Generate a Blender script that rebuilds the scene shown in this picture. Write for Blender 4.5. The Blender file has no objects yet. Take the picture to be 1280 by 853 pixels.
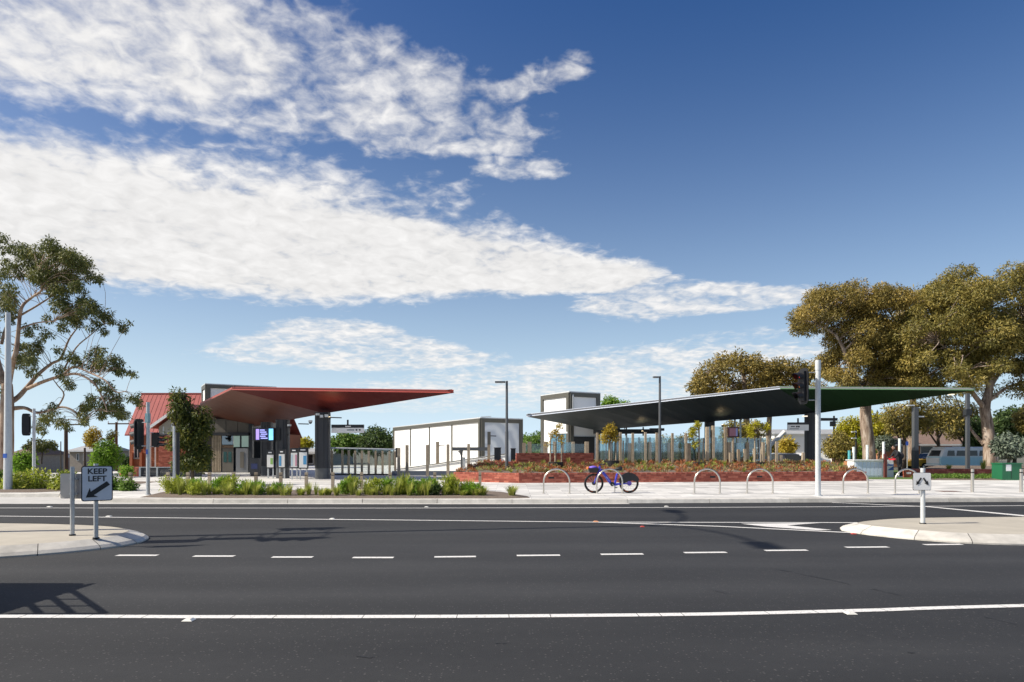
import bpy, math, random
import numpy as np
from mathutils import Vector, Matrix
R = math.radians
random.seed(7)
rng = np.random.default_rng(7)
scene = bpy.context.scene
COL = scene.collection

# ------------------------------------------------------------------ camera, sky, sun, exposure
F, HZ, CX, CAMH = 800.0, 563.0, 640.0, 1.6      # focal length and horizon measured on the photograph
cam_d = bpy.data.cameras.new('camera'); cam = bpy.data.objects.new('camera', cam_d); COL.objects.link(cam)
cam.location = (0, 0, CAMH); cam.rotation_euler = (R(90), 0, 0)
cam_d.sensor_width = 36; cam_d.lens = 36 * F / 1280; cam_d.shift_y = (HZ - 426.5) / 1280
cam_d.clip_start = 0.1; cam_d.clip_end = 5000
scene.camera = cam
scene.view_settings.view_transform = 'Standard'; scene.view_settings.look = 'None'
scene.view_settings.exposure = 0.38; scene.view_settings.gamma = 1.0
scene.view_settings.use_curve_mapping = False

SUN_EL, SHADOW_AZ = R(41.5), R(10)               # shadows run right and 10 degrees away from the camera
sun_travel = Vector((math.cos(SUN_EL) * math.cos(SHADOW_AZ), math.cos(SUN_EL) * math.sin(SHADOW_AZ), -math.sin(SUN_EL)))
sd = bpy.data.lights.new('sun', 'SUN'); sd.energy = 4.6; sd.angle = R(0.53); sd.color = (1.0, 0.93, 0.82)
sun = bpy.data.objects.new('sun', sd); COL.objects.link(sun)
sun.rotation_euler = sun_travel.to_track_quat('-Z', 'Y').to_euler(); sun.location = (-30, -10, 40)

def build_world():
    w = bpy.data.worlds.new('World'); scene.world = w; w.use_nodes = True
    nt = w.node_tree; nt.nodes.clear(); L = nt.links
    def node(t, **k):
        n = nt.nodes.new(t)
        for a, b in k.items(): setattr(n, a, b)
        return n
    def put(n, i, v):
        if v is None: return
        if hasattr(v, 'is_output'): L.new(v, n.inputs[i])
        else: n.inputs[i].default_value = v
    def m(op, a, b=None, c=None, clamp=False):
        n = node('ShaderNodeMath', operation=op, use_clamp=clamp); put(n, 0, a); put(n, 1, b); put(n, 2, c); return n.outputs[0]
    def vm(op, a, b=None, s=None):
        n = node('ShaderNodeVectorMath', operation=op); put(n, 0, a); put(n, 1, b)
        if s is not None: put(n, 3, s)
        return n
    def noise(v, sc, det, ro, dist=0.0):
        n = node('ShaderNodeTexNoise'); put(n, 'Vector', v); n.inputs['Scale'].default_value = sc
        n.inputs['Detail'].default_value = det; n.inputs['Roughness'].default_value = ro; n.inputs['Distortion'].default_value = dist
        return n
    sky = node('ShaderNodeTexSky', sky_type='NISHITA'); sky.sun_disc = False
    sky.sun_elevation = SUN_EL; sky.sun_rotation = R(260)
    sky.altitude = 50; sky.air_density = 1.0; sky.dust_density = 2.2; sky.ozone_density = 2.2
    hsv = node('ShaderNodeHueSaturation'); hsv.inputs['Hue'].default_value = 0.512; hsv.inputs['Saturation'].default_value = 1.44; hsv.inputs['Value'].default_value = SKYV
    L.new(sky.outputs[0], hsv.inputs['Color'])
    tc = node('ShaderNodeTexCoord'); sp = node('ShaderNodeSeparateXYZ'); L.new(tc.outputs['Generated'], sp.inputs[0])
    z = m('MAXIMUM', sp.outputs[2], 0.025)
    u = m('DIVIDE', sp.outputs[0], z); v = m('DIVIDE', sp.outputs[1], z)
    cb = node('ShaderNodeCombineXYZ'); put(cb, 0, u); put(cb, 1, v); p0 = cb.outputs[0]
    # drift of the cloud layer: warp the flat layer a little
    wn = noise(p0, 2.6, 5, 0.6); wv = vm('SUBTRACT', wn.outputs['Color'], (0.5, 0.5, 0.5)).outputs[0]
    wv = vm('SCALE', wv, None, 0.34).outputs[0]
    p = vm('ADD', p0, wv).outputs[0]
    # cloud streaks in the cloud layer (plan view, layer height = 1): a, b, radius at a, radius at b, strength
    streaks = [((-5.2, 1.35), (-1.2, 3.28), 1.22, 1.22, 1.05), ((-1.2, 3.28), (0.52, 3.72), 1.2, .40, 1.0),
               ((0.45, 3.66), (0.84, 3.74), .36, .16, .45), ((1.02, 4.35), (1.92, 4.15), .62, .26, .50),
               ((-2.8, .95), (-.85, 1.56), .46, .42, .66), ((-.85, 1.60), (-.18, 1.95), .44, .28, .40),
               ((-.16, 1.90), (0.0, 1.78), .20, .10, .34), ((.04, 1.75), (0.14, 1.67), .10, .08, .42), ((-.10, 2.27), (.16, 2.25), .09, .08, .26),
               ((-1.5, 5.4), (-1.62, 6.6), .6, 1.6, .46),
               ((-2.2, 14.5), (1.0, 11.5), 3.0, 3.6, .34), ((0.6, 10.6), (2.2, 7.5), 3.2, 1.7, .40), ((2.3, 6.1), (3.1, 6.4), .9, .8, .22),
               ((-5.0, -2.6), (-1.0, -0.9), .6, .5, .6), ((1.5, -4.0), (5.0, -2.2), .7, .4, .5), ((-9, 3.0), (-5.0, 1.5), 1.6, 1.2, .8)]
    mask = None
    for (a, b, ra, rb, st) in streaks:
        ba = Vector((b[0] - a[0], b[1] - a[1], 0))
        pa = vm('SUBTRACT', p, (a[0], a[1], 0)).outputs[0]
        t = m('MULTIPLY', vm('DOT_PRODUCT', pa, tuple(ba)).outputs['Value'], 1 / ba.length_squared, clamp=True)
        q = vm('SUBTRACT', pa, vm('SCALE', tuple(ba), None, t).outputs[0]).outputs[0]
        d = vm('LENGTH', q).outputs['Value']
        mm = m('SUBTRACT', 1.0, m('DIVIDE', d, m('MULTIPLY_ADD', t, rb - ra, ra)))
        mm = m('MINIMUM', m('MULTIPLY', m('MAXIMUM', mm, -0.9), min(2.3, .75 + max(ra, rb) * 1.9)), st)
        mask = mm if mask is None else m('MAXIMUM', mask, mm)
    # fine puffs, stretched a little along the streaks
    zq = m('ADD', sp.outputs[2], 0.16); cq = node('ShaderNodeCombineXYZ'); put(cq, 0, m('DIVIDE', sp.outputs[0], zq)); put(cq, 1, m('DIVIDE', sp.outputs[1], zq)); pq = cq.outputs[0]
    n1 = noise(pq, 4.0, 9, 0.62).outputs[0]; n2 = noise(pq, 17.0, 5, 0.5, 0.6).outputs[0]; n3 = noise(pq, 48.0, 3, .6, .3).outputs[0]
    s = m('ADD', mask, m('MULTIPLY', m('SUBTRACT', n1, 0.5), 1.9))
    s = m('ADD', s, m('MULTIPLY', m('SUBTRACT', n2, 0.5), 1.25)); s = m('ADD', s, m('MULTIPLY', m('SUBTRACT', n3, 0.5), .30))
    mr = node('ShaderNodeMapRange', interpolation_type='SMOOTHSTEP'); put(mr, 'Value', s)
    mr.inputs['From Min'].default_value = -0.10; mr.inputs['From Max'].default_value = 0.90
    dens = m('MULTIPLY', mr.outputs[0], 0.97)
    # thin the layer into haze right at the horizon
    hz = node('ShaderNodeMapRange', interpolation_type='SMOOTHSTEP'); put(hz, 'Value', sp.outputs[2])
    hz.inputs['From Min'].default_value = 0.03; hz.inputs['From Max'].default_value = 0.10
    dens = m('MULTIPLY', dens, hz.outputs[0])
    # cloud brightness: thick parts a bit greyer
    cr = node('ShaderNodeMapRange'); put(cr, 'Value', m('ADD', m('MULTIPLY', n2, .6), m('MULTIPLY', n1, .5)))
    cr.inputs['From Min'].default_value = 0.35; cr.inputs['From Max'].default_value = 0.75; cr.inputs['To Min'].default_value = CLOUD_LO; cr.inputs['To Max'].default_value = CLOUD_HI
    cc = node('ShaderNodeCombineColor'); put(cc, 0, cr.outputs[0]); put(cc, 1, m('MULTIPLY', cr.outputs[0], .985)); put(cc, 2, m('MULTIPLY', cr.outputs[0], .97))
    mx = node('ShaderNodeMix', data_type='RGBA'); put(mx, 0, dens)
    # pale moist air low in the sky, all the way round
    hm = m('MULTIPLY', m('POWER', m('SUBTRACT', 1.0, m('MAXIMUM', sp.outputs[2], 0.0), clamp=True), 4.4), 0.97)
    hx = node('ShaderNodeMix', data_type='RGBA'); put(hx, 0, hm); L.new(hsv.outputs[0], hx.inputs[6]); hx.inputs[7].default_value = (5.8, 7.4, 8.7, 1)
    L.new(hx.outputs[2], mx.inputs[6]); L.new(cc.outputs[0], mx.inputs[7])
    bg = node('ShaderNodeBackground'); L.new(mx.outputs[2], bg.inputs[0]); bg.inputs[1].default_value = SKYS
    out = node('ShaderNodeOutputWorld'); L.new(bg.outputs[0], out.inputs[0])
    w.cycles.sampling_method = 'MANUAL'; w.cycles.sample_map_resolution = 512
SKYS = 0.10; SKYV = 0.80; CLOUD_LO = 5.7; CLOUD_HI = 7.7
build_world()

# ------------------------------------------------------------------ measuring helpers
def V(x, y, Y):                    # photograph pixel + real distance -> world point
    return Vector(((x - CX) * Y / F, Y, CAMH + (HZ - y) * Y / F))
def G(x, y, z=0.0):                # photograph pixel on a level surface of height z -> world point
    Y = (CAMH - z) * F / (y - HZ)
    return Vector(((x - CX) * Y / F, Y, z))
def XX(x, Y): return (x - CX) * Y / F
def ZZ(y, Y): return CAMH + (HZ - y) * Y / F

# ------------------------------------------------------------------ materials
MATS = {}
def mat(name, col, rough=0.6, metal=0.0, var=0.0, scale=5.0, bump=0.0, bscale=40.0, spec=0.5, tint=None, emis=None, coords='Object', detail=4, col2=None):
    if name in MATS: return MATS[name]
    mt = bpy.data.materials.new(name); mt.use_nodes = True; nt = mt.node_tree; b = nt.nodes['Principled BSDF']; L = nt.links
    b.inputs['Roughness'].default_value = rough; b.inputs['Metallic'].default_value = metal; b.inputs['Specular IOR Level'].default_value = spec
    b.inputs['Base Color'].default_value = (*col, 1)
    tc = nt.nodes.new('ShaderNodeTexCoord')
    last = None
    if tint is not None:               # per-piece random tone stored on the mesh
        at = nt.nodes.new('ShaderNodeAttribute'); at.attribute_name = 'tint'
        rp = nt.nodes.new('ShaderNodeValToRGB'); els = rp.color_ramp.elements
        els[0].color = (*tint[0], 1); els[0].position = 0; els[1].color = (*tint[-1], 1); els[1].position = 1
        for i, c in enumerate(tint[1:-1]):
            e = els.new((i + 1) / (len(tint) - 1)); e.color = (*c, 1)
        L.new(at.outputs['Fac'], rp.inputs[0]); last = rp.outputs[0]
    if var > 0:
        n = nt.nodes.new('ShaderNodeTexNoise'); n.inputs['Scale'].default_value = scale; n.inputs['Detail'].default_value = detail; n.inputs['Roughness'].default_value = .65
        L.new(tc.outputs[coords], n.inputs['Vector'])
        mr = nt.nodes.new('ShaderNodeMapRange'); L.new(n.outputs[0], mr.inputs[0]); mr.inputs[1].default_value = .25; mr.inputs[2].default_value = .75
        mr.inputs[3].default_value = 1 - var; mr.inputs[4].default_value = 1 + var
        mx = nt.nodes.new('ShaderNodeMix'); mx.data_type = 'RGBA'; mx.blend_type = 'MULTIPLY'; mx.inputs[0].default_value = 1
        cmb = nt.nodes.new('ShaderNodeCombineColor'); [L.new(mr.outputs[0], cmb.inputs[i]) for i in range(3)]
        if last is not None: L.new(last, mx.inputs[6])
        else: mx.inputs[6].default_value = (*col, 1)
        L.new(cmb.outputs[0], mx.inputs[7]); last = mx.outputs[2]
    if last is not None: L.new(last, b.inputs['Base Color'])
    if bump > 0:
        n2 = nt.nodes.new('ShaderNodeTexNoise'); n2.inputs['Scale'].default_value = bscale; n2.inputs['Detail'].default_value = 5
        L.new(tc.outputs[coords], n2.inputs['Vector'])
        bp = nt.nodes.new('ShaderNodeBump'); bp.inputs['Strength'].default_value = bump; bp.inputs['Distance'].default_value = .02
        L.new(n2.outputs[0], bp.inputs['Height']); L.new(bp.outputs[0], b.inputs['Normal'])
    if emis:
        b.inputs['Emission Color'].default_value = (*emis[0], 1); b.inputs['Emission Strength'].default_value = emis[1]
    MATS[name] = mt; return mt

def leafmat(name, cols, transl=0.35, rough=0.55):
    if name in MATS: return MATS[name]
    mt = bpy.data.materials.new(name); mt.use_nodes = True; nt = mt.node_tree; nt.nodes.clear(); L = nt.links
    at = nt.nodes.new('ShaderNodeAttribute'); at.attribute_name = 'tint'
    rp = nt.nodes.new('ShaderNodeValToRGB'); els = rp.color_ramp.elements
    els[0].color = (*cols[0], 1); els[1].color = (*cols[-1], 1)
    for i, c in enumerate(cols[1:-1]):
        e = els.new((i + 1) / (len(cols) - 1)); e.color = (*c, 1)
    L.new(at.outputs['Fac'], rp.inputs[0])
    b = nt.nodes.new('ShaderNodeBsdfPrincipled'); b.inputs['Roughness'].default_value = rough; b.inputs['Specular IOR Level'].default_value = .35
    t = nt.nodes.new('ShaderNodeBsdfTranslucent'); mx = nt.nodes.new('ShaderNodeMixShader'); mx.inputs[0].default_value = transl
    L.new(rp.outputs[0], b.inputs['Base Color']); L.new(rp.outputs[0], t.inputs[0])
    L.new(b.outputs[0], mx.inputs[1]); L.new(t.outputs[0], mx.inputs[2])
    o = nt.nodes.new('ShaderNodeOutputMaterial'); L.new(mx.outputs[0], o.inputs[0])
    MATS[name] = mt; return mt

def glassmat(name, tint, refl=0.10, rough=0.03):
    if name in MATS: return MATS[name]
    mt = bpy.data.materials.new(name); mt.use_nodes = True; nt = mt.node_tree; nt.nodes.clear(); L = nt.links
    tr = nt.nodes.new('ShaderNodeBsdfTransparent'); tr.inputs[0].default_value = (*tint, 1)
    gl = nt.nodes.new('ShaderNodeBsdfGlossy'); gl.inputs['Roughness'].default_value = rough; gl.inputs[0].default_value = (.9, .95, 1, 1)
    lw = nt.nodes.new('ShaderNodeFresnel'); lw.inputs[0].default_value = 1.5
    ad = nt.nodes.new('ShaderNodeMath'); ad.operation = 'ADD'; ad.use_clamp = True; L.new(lw.outputs[0], ad.inputs[0]); ad.inputs[1].default_value = refl
    mx = nt.nodes.new('ShaderNodeMixShader'); L.new(ad.outputs[0], mx.inputs[0]); L.new(tr.outputs[0], mx.inputs[1]); L.new(gl.outputs[0], mx.inputs[2])
    o = nt.nodes.new('ShaderNodeOutputMaterial'); L.new(mx.outputs[0], o.inputs[0])
    MATS[name] = mt; return mt

# ------------------------------------------------------------------ objects
def origin(o):
    s = Vector((0, 0, 0))
    while o is not None: s += Vector(o.location); o = o.parent
    return s
def tag(o, label=None, cat=None, group=None, kind=None):
    if label: o['label'] = label
    if cat: o['category'] = cat
    if group: o['group'] = group
    if kind: o['kind'] = kind
    return o
def thing(name, loc, label, cat, group=None, rz=0.0):
    o = bpy.data.objects.new(name, None); COL.objects.link(o); o.location = loc; o.rotation_euler = (0, 0, rz); o.empty_display_size = .2
    return tag(o, label, cat, group)
def copy_tree(o, parent=None):
    c = o.copy(); COL.objects.link(c); c.parent = parent
    for ch in list(o.children): copy_tree(ch, c)
    return c

class MB:
    def __init__(s): s.v = []; s.f = []; s.t = []; s.sm = []
    def add(s, vs, fs, tint=0.5, smooth=False):
        n = len(s.v); s.v += [tuple(p) for p in vs]
        for f in fs: s.f.append(tuple(i + n for i in f)); s.t.append(tint); s.sm.append(smooth)
        return s
    def box(s, c, d, rz=0.0, tint=0.5, mtx=None):
        hx, hy, hz = d[0] / 2, d[1] / 2, d[2] / 2; cs, sn = math.cos(rz), math.sin(rz); vs = []
        for dz in (-hz, hz):
            for dx, dy in ((-hx, -hy), (hx, -hy), (hx, hy), (-hx, hy)):
                q = Vector((dx, dy, dz))
                q = mtx @ q if mtx else Vector((dx * cs - dy * sn, dx * sn + dy * cs, dz))
                vs.append(q + Vector(c))
        return s.add(vs, [(3, 2, 1, 0), (4, 5, 6, 7), (0, 1, 5, 4), (1, 2, 6, 5), (2, 3, 7, 6), (3, 0, 4, 7)], tint)
    def bx(s, x0, x1, y0, y1, z0, z1, tint=.5): return s.box(((x0 + x1) / 2, (y0 + y1) / 2, (z0 + z1) / 2), (x1 - x0, y1 - y0, z1 - z0), tint=tint)
    def tube(s, pts, rad, n=8, cap=True, tint=.5, smooth=True):
        pts = [Vector(p) for p in pts]; rad = rad if isinstance(rad, (list, tuple)) else [rad] * len(pts)
        rings = []; up = None
        for i, p in enumerate(pts):
            d = (pts[min(i + 1, len(pts) - 1)] - pts[max(i - 1, 0)])
            if d.length < 1e-9: d = Vector((0, 0, 1))
            d.normalize()
            a = Vector((0, 0, 1)) if abs(d.z) < .9 else Vector((1, 0, 0))
            if up is not None: a = up
            x = a.cross(d)
            if x.length < 1e-4: x = Vector((1, 0, 0)).cross(d)
            x.normalize(); yv = d.cross(x); up = yv
            rings.append([p + (x * math.cos(2 * math.pi * k / n) + yv * math.sin(2 * math.pi * k / n)) * rad[i] for k in range(n)])
        vs = [q for r in rings for q in r]; fs = []
        for i in range(len(pts) - 1):
            for k in range(n): fs.append((i * n + k, i * n + (k + 1) % n, (i + 1) * n + (k + 1) % n, (i + 1) * n + k))
        s.add(vs, fs, tint, smooth)
        if cap:
            s.add(rings[0], [tuple(range(n - 1, -1, -1))], tint); s.add(rings[-1], [tuple(range(n))], tint)
        return s
    def cyl(s, c, r, z0, z1, n=12, r1=None, tint=.5): return s.tube([(c[0], c[1], z0), (c[0], c[1], z1)], [r, r if r1 is None else r1], n, tint=tint)
    def disc(s, c, axis, r, th, n=16, tint=.5):
        c = Vector(c); a = Vector(axis).normalized(); return s.tube([c - a * th / 2, c + a * th / 2], r, n, tint=tint)
    def torus(s, c, axis, R_, r, n=28, k=8, a0=0, a1=2 * math.pi, ref=None, tint=.5):
        c = Vector(c); ax = Vector(axis).normalized(); x = Vector(ref) if ref else (Vector((0, 0, 1)).cross(ax) if abs(ax.z) < .9 else Vector((1, 0, 0))); x.normalize(); y = ax.cross(x)
        full = abs(a1 - a0 - 2 * math.pi) < 1e-6; m_ = n if full else n + 1; vs = []; fs = []
        for i in range(m_):
            a = a0 + (a1 - a0) * i / n; d = x * math.cos(a) + y * math.sin(a)
            for j in range(k):
                b = 2 * math.pi * j / k; vs.append(c + d * (R_ + r * math.cos(b)) + ax * r * math.sin(b))
        for i in range(n):
            i2 = (i + 1) % m_
            for j in range(k): fs.append((i * k + j, i2 * k + j, i2 * k + (j + 1) % k, i * k + (j + 1) % k))
        return s.add(vs, fs, tint, True)
    def prism(s, poly, z0, z1, tint=.5):          # plan outline, counter-clockwise
        n = len(poly); vs = [(p[0], p[1], z0) for p in poly] + [(p[0], p[1], z1) for p in poly]
        fs = [tuple(range(n - 1, -1, -1)), tuple(range(n, 2 * n))] + [(i, (i + 1) % n, n + (i + 1) % n, n + i) for i in range(n)]
        return s.add(vs, fs, tint)
    def slab(s, poly, off, tint=.5):              # any 3D outline thickened by an offset vector
        n = len(poly); o = Vector(off); vs = [Vector(p) for p in poly] + [Vector(p) + o for p in poly]
        fs = [tuple(range(n - 1, -1, -1)), tuple(range(n, 2 * n))] + [(i, (i + 1) % n, n + (i + 1) % n, n + i) for i in range(n)]
        return s.add(vs, fs, tint)
    def ball(s, c, r, n=10, m_=6, tint=.5, jit=0.0):
        vs = []; fs = []; rx, ry, rz = r if isinstance(r, (tuple, list)) else (r, r, r)
        for i in range(m_ + 1):
            th = math.pi * i / m_
            for j in range(n):
                ph = 2 * math.pi * j / n; k = 1 + random.uniform(-jit, jit)
                vs.append((c[0] + rx * k * math.sin(th) * math.cos(ph), c[1] + ry * k * math.sin(th) * math.sin(ph), c[2] + rz * k * math.cos(th)))
        for i in range(m_):
            for j in range(n): fs.append((i * n + j, (i + 1) * n + j, (i + 1) * n + (j + 1) % n, i * n + (j + 1) % n))
        return s.add(vs, fs, tint, True)
    def build(s, name, material, parent=None, world=True, loc=None):
        o = origin(parent) if (parent is not None and world) else (Vector(loc) if loc is not None else Vector((0, 0, 0)))
        me = bpy.data.meshes.new(name); me.from_pydata([(p[0] - o.x, p[1] - o.y, p[2] - o.z) for p in s.v], [], s.f)
        if s.f:
            me.polygons.foreach_set('use_smooth', s.sm)
            a = me.attributes.new('tint', 'FLOAT', 'FACE'); a.data.foreach_set('value', s.t)
        me.materials.append(material if not isinstance(material, str) else MATS[material]); me.update()
        ob = bpy.data.objects.new(name, me); COL.objects.link(ob)
        if parent is not None: ob.parent = parent
        elif loc is not None: ob.location = loc
        return ob

def mesh_np(name, verts, quads, tint, material, parent=None, smooth=False, loc=None):
    """fast mesh of quads from arrays (leaves, grass)"""
    o = np.array(origin(parent)) if parent is not None else (np.array(loc) if loc is not None else np.zeros(3))
    me = bpy.data.meshes.new(name); nv, nf = len(verts), len(quads)
    me.vertices.add(nv); me.vertices.foreach_set('co', (verts - o).astype(np.float32).ravel())
    me.loops.add(nf * 4); me.loops.foreach_set('vertex_index', quads.astype(np.int32).ravel())
    me.polygons.add(nf); me.polygons.foreach_set('loop_start', np.arange(0, nf * 4, 4, dtype=np.int32))
    a = me.attributes.new('tint', 'FLOAT', 'FACE'); a.data.foreach_set('value', tint.astype(np.float32))
    me.materials.append(material); me.update(calc_edges=True); me.validate()
    ob = bpy.data.objects.new(name, me); COL.objects.link(ob)
    if parent is not None: ob.parent = parent
    elif loc is not None: ob.location = loc
    return ob

def leaf_arrays(P, D, S, Ln, Wd):
    """P start points, D directions, S sideways vectors, lengths and widths -> rhombic leaves"""
    Ln = Ln[:, None]; Wd = Wd[:, None]; mid = P + D * Ln * .45
    v = np.stack([P, mid + S * Wd * .5, P + D * Ln, mid - S * Wd * .5], 1).reshape(-1, 3)
    q = np.arange(len(P) * 4).reshape(-1, 4); return v, q
def unit(a): return a / np.maximum(np.linalg.norm(a, axis=1, keepdims=True), 1e-9)

def foliage(clumps, density, leaf, droop=0.5, shell=0.6, flat=0.75, spread=.24):
    """clumps: (centre xyz, radius); density leaves per m^2 of clump surface; leaf=(length,width)"""
    Ps, Ds, Ss, Ls, Ws, Ts = [], [], [], [], [], []
    for c, r in clumps:
        n = max(6, int(density * r * r * 4))
        d = unit(rng.normal(size=(n, 3))); rad = r * (1 - (1 - rng.random(n) ** .6) * (1 - shell)) ** 1.0
        rad *= rng.uniform(.72, 1.12, n)
        off = d * rad[:, None]; off[:, 2] *= flat
        off[:, 2] += -0.10 * r * (np.hypot(off[:, 0], off[:, 1]) / r) ** 2
        P = np.array(c)[None] + off
        D = unit(d * .55 + rng.normal(size=(n, 3)) * .6 + np.array([0, 0, -droop])[None])
        nrm = unit(d + rng.normal(size=(n, 3)) * spread * 2 + np.array([0, 0, .25])[None])
        S = unit(np.cross(D, nrm))
        Ps.append(P); Ds.append(D); Ss.append(S); k = rng.uniform(.65, 1.3, n)
        Ls.append(leaf[0] * k); Ws.append(leaf[1] * k)
        Ts.append(np.clip(rng.normal(.5, .2, n) + rng.normal(0, .13), 0, 1))
    P, D, S = np.concatenate(Ps), np.concatenate(Ds), np.concatenate(Ss)
    v, q = leaf_arrays(P, D, S, np.concatenate(Ls), np.concatenate(Ws)); return v, q, np.concatenate(Ts)

def smooth_path(pts, sub=4):
    pts = [Vector(p) for p in pts]; out = []
    for i in range(len(pts) - 1):
        p0 = pts[max(i - 1, 0)]; p1 = pts[i]; p2 = pts[i + 1]; p3 = pts[min(i + 2, len(pts) - 1)]
        for k in range(sub):
            t = k / sub
            out.append(.5 * ((2 * p1) + (p2 - p0) * t + (2 * p0 - 5 * p1 + 4 * p2 - p3) * t * t + (3 * p1 - p0 - 3 * p2 + p3) * t ** 3))
    out.append(pts[-1]); return out
def lerp_list(a, n):
    out = []
    for i in range(n):
        t = i / (n - 1) * (len(a) - 1); k = min(int(t), len(a) - 2); out.append(a[k] + (a[k + 1] - a[k]) * (t - k))
    return out

def tree(name, label, base, limbs, clumps, bark, leaves, density, leaf, group=None, twig=0.03, cat='tree', **kw):
    """limbs: list of (points, radii) in world space, the first is the trunk; clumps: (centre, radius)"""
    root = thing(name, base, label, cat, group)
    mb = MB(); nodes = []
    for k, (pts, rad) in enumerate(limbs):
        if k == 0: pts = [Vector(pts[0]) - Vector((0, 0, .45))] + list(pts); rad = [rad[0] * 1.12] + list(rad)
        sp = smooth_path(pts, 4); rr = lerp_list(rad, len(sp)); mb.tube(sp, rr, 10 if k == 0 else 7, tint=random.random())
        nodes += [(p, r) for p, r in zip(sp[2:], rr[2:])]
    cen = np.array([tuple(p) for p, _ in nodes])
    for c, r in clumps:                       # a twig from the nearest wood into every clump
        dd = np.linalg.norm(cen - np.array(c)[None] + np.array([0, 0, .25 * r])[None], axis=1); i = int(np.argmin(dd))
        p, pr = nodes[i]; c = Vector(c); dl_ = (c - p).length; midp = (p + c) * .5 + Vector((random.uniform(-.15, .15), random.uniform(-.15, .15), random.uniform(.05, .28))) * max(dl_, r)
        mb.tube(smooth_path([p, midp, c], 3), lerp_list([min(pr * .7, twig * 1.6), twig, twig * .4], 7), 5, tint=random.random())
    mb.build('trunk', bark, root)
    v, q, t = foliage(clumps, density, leaf, **kw)
    mesh_np('crown', v, q, t, leaves, root)
    return root

def crown_clumps(ells, Y, n, rmin, rmax, dy=None, top=0.35):
    """fill ellipses measured on the photograph (centre, radii in px) as real ellipsoids at distance Y"""
    out = []; tot = sum(e[2] * e[3] for e in ells)
    for e in ells:
        c = V(e[0], e[1], Y + (e[4] if len(e) > 4 else 0)); rx, rz = e[2] * Y / F, e[3] * Y / F; ry = (dy if dy else rx)
        for i in range(max(3, int(n * e[2] * e[3] / tot))):
            d = Vector(rng.normal(size=3)); d.normalize(); k = random.uniform(.45, 1) ** .5
            r = random.uniform(rmin, rmax)
            out.append(((c.x + d.x * max(rx - r * .7, .05) * k, c.y + d.y * max(ry - r * .7, .05) * k, c.z + d.z * max(rz - r * .55, .05) * k), r))
    return out

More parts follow.
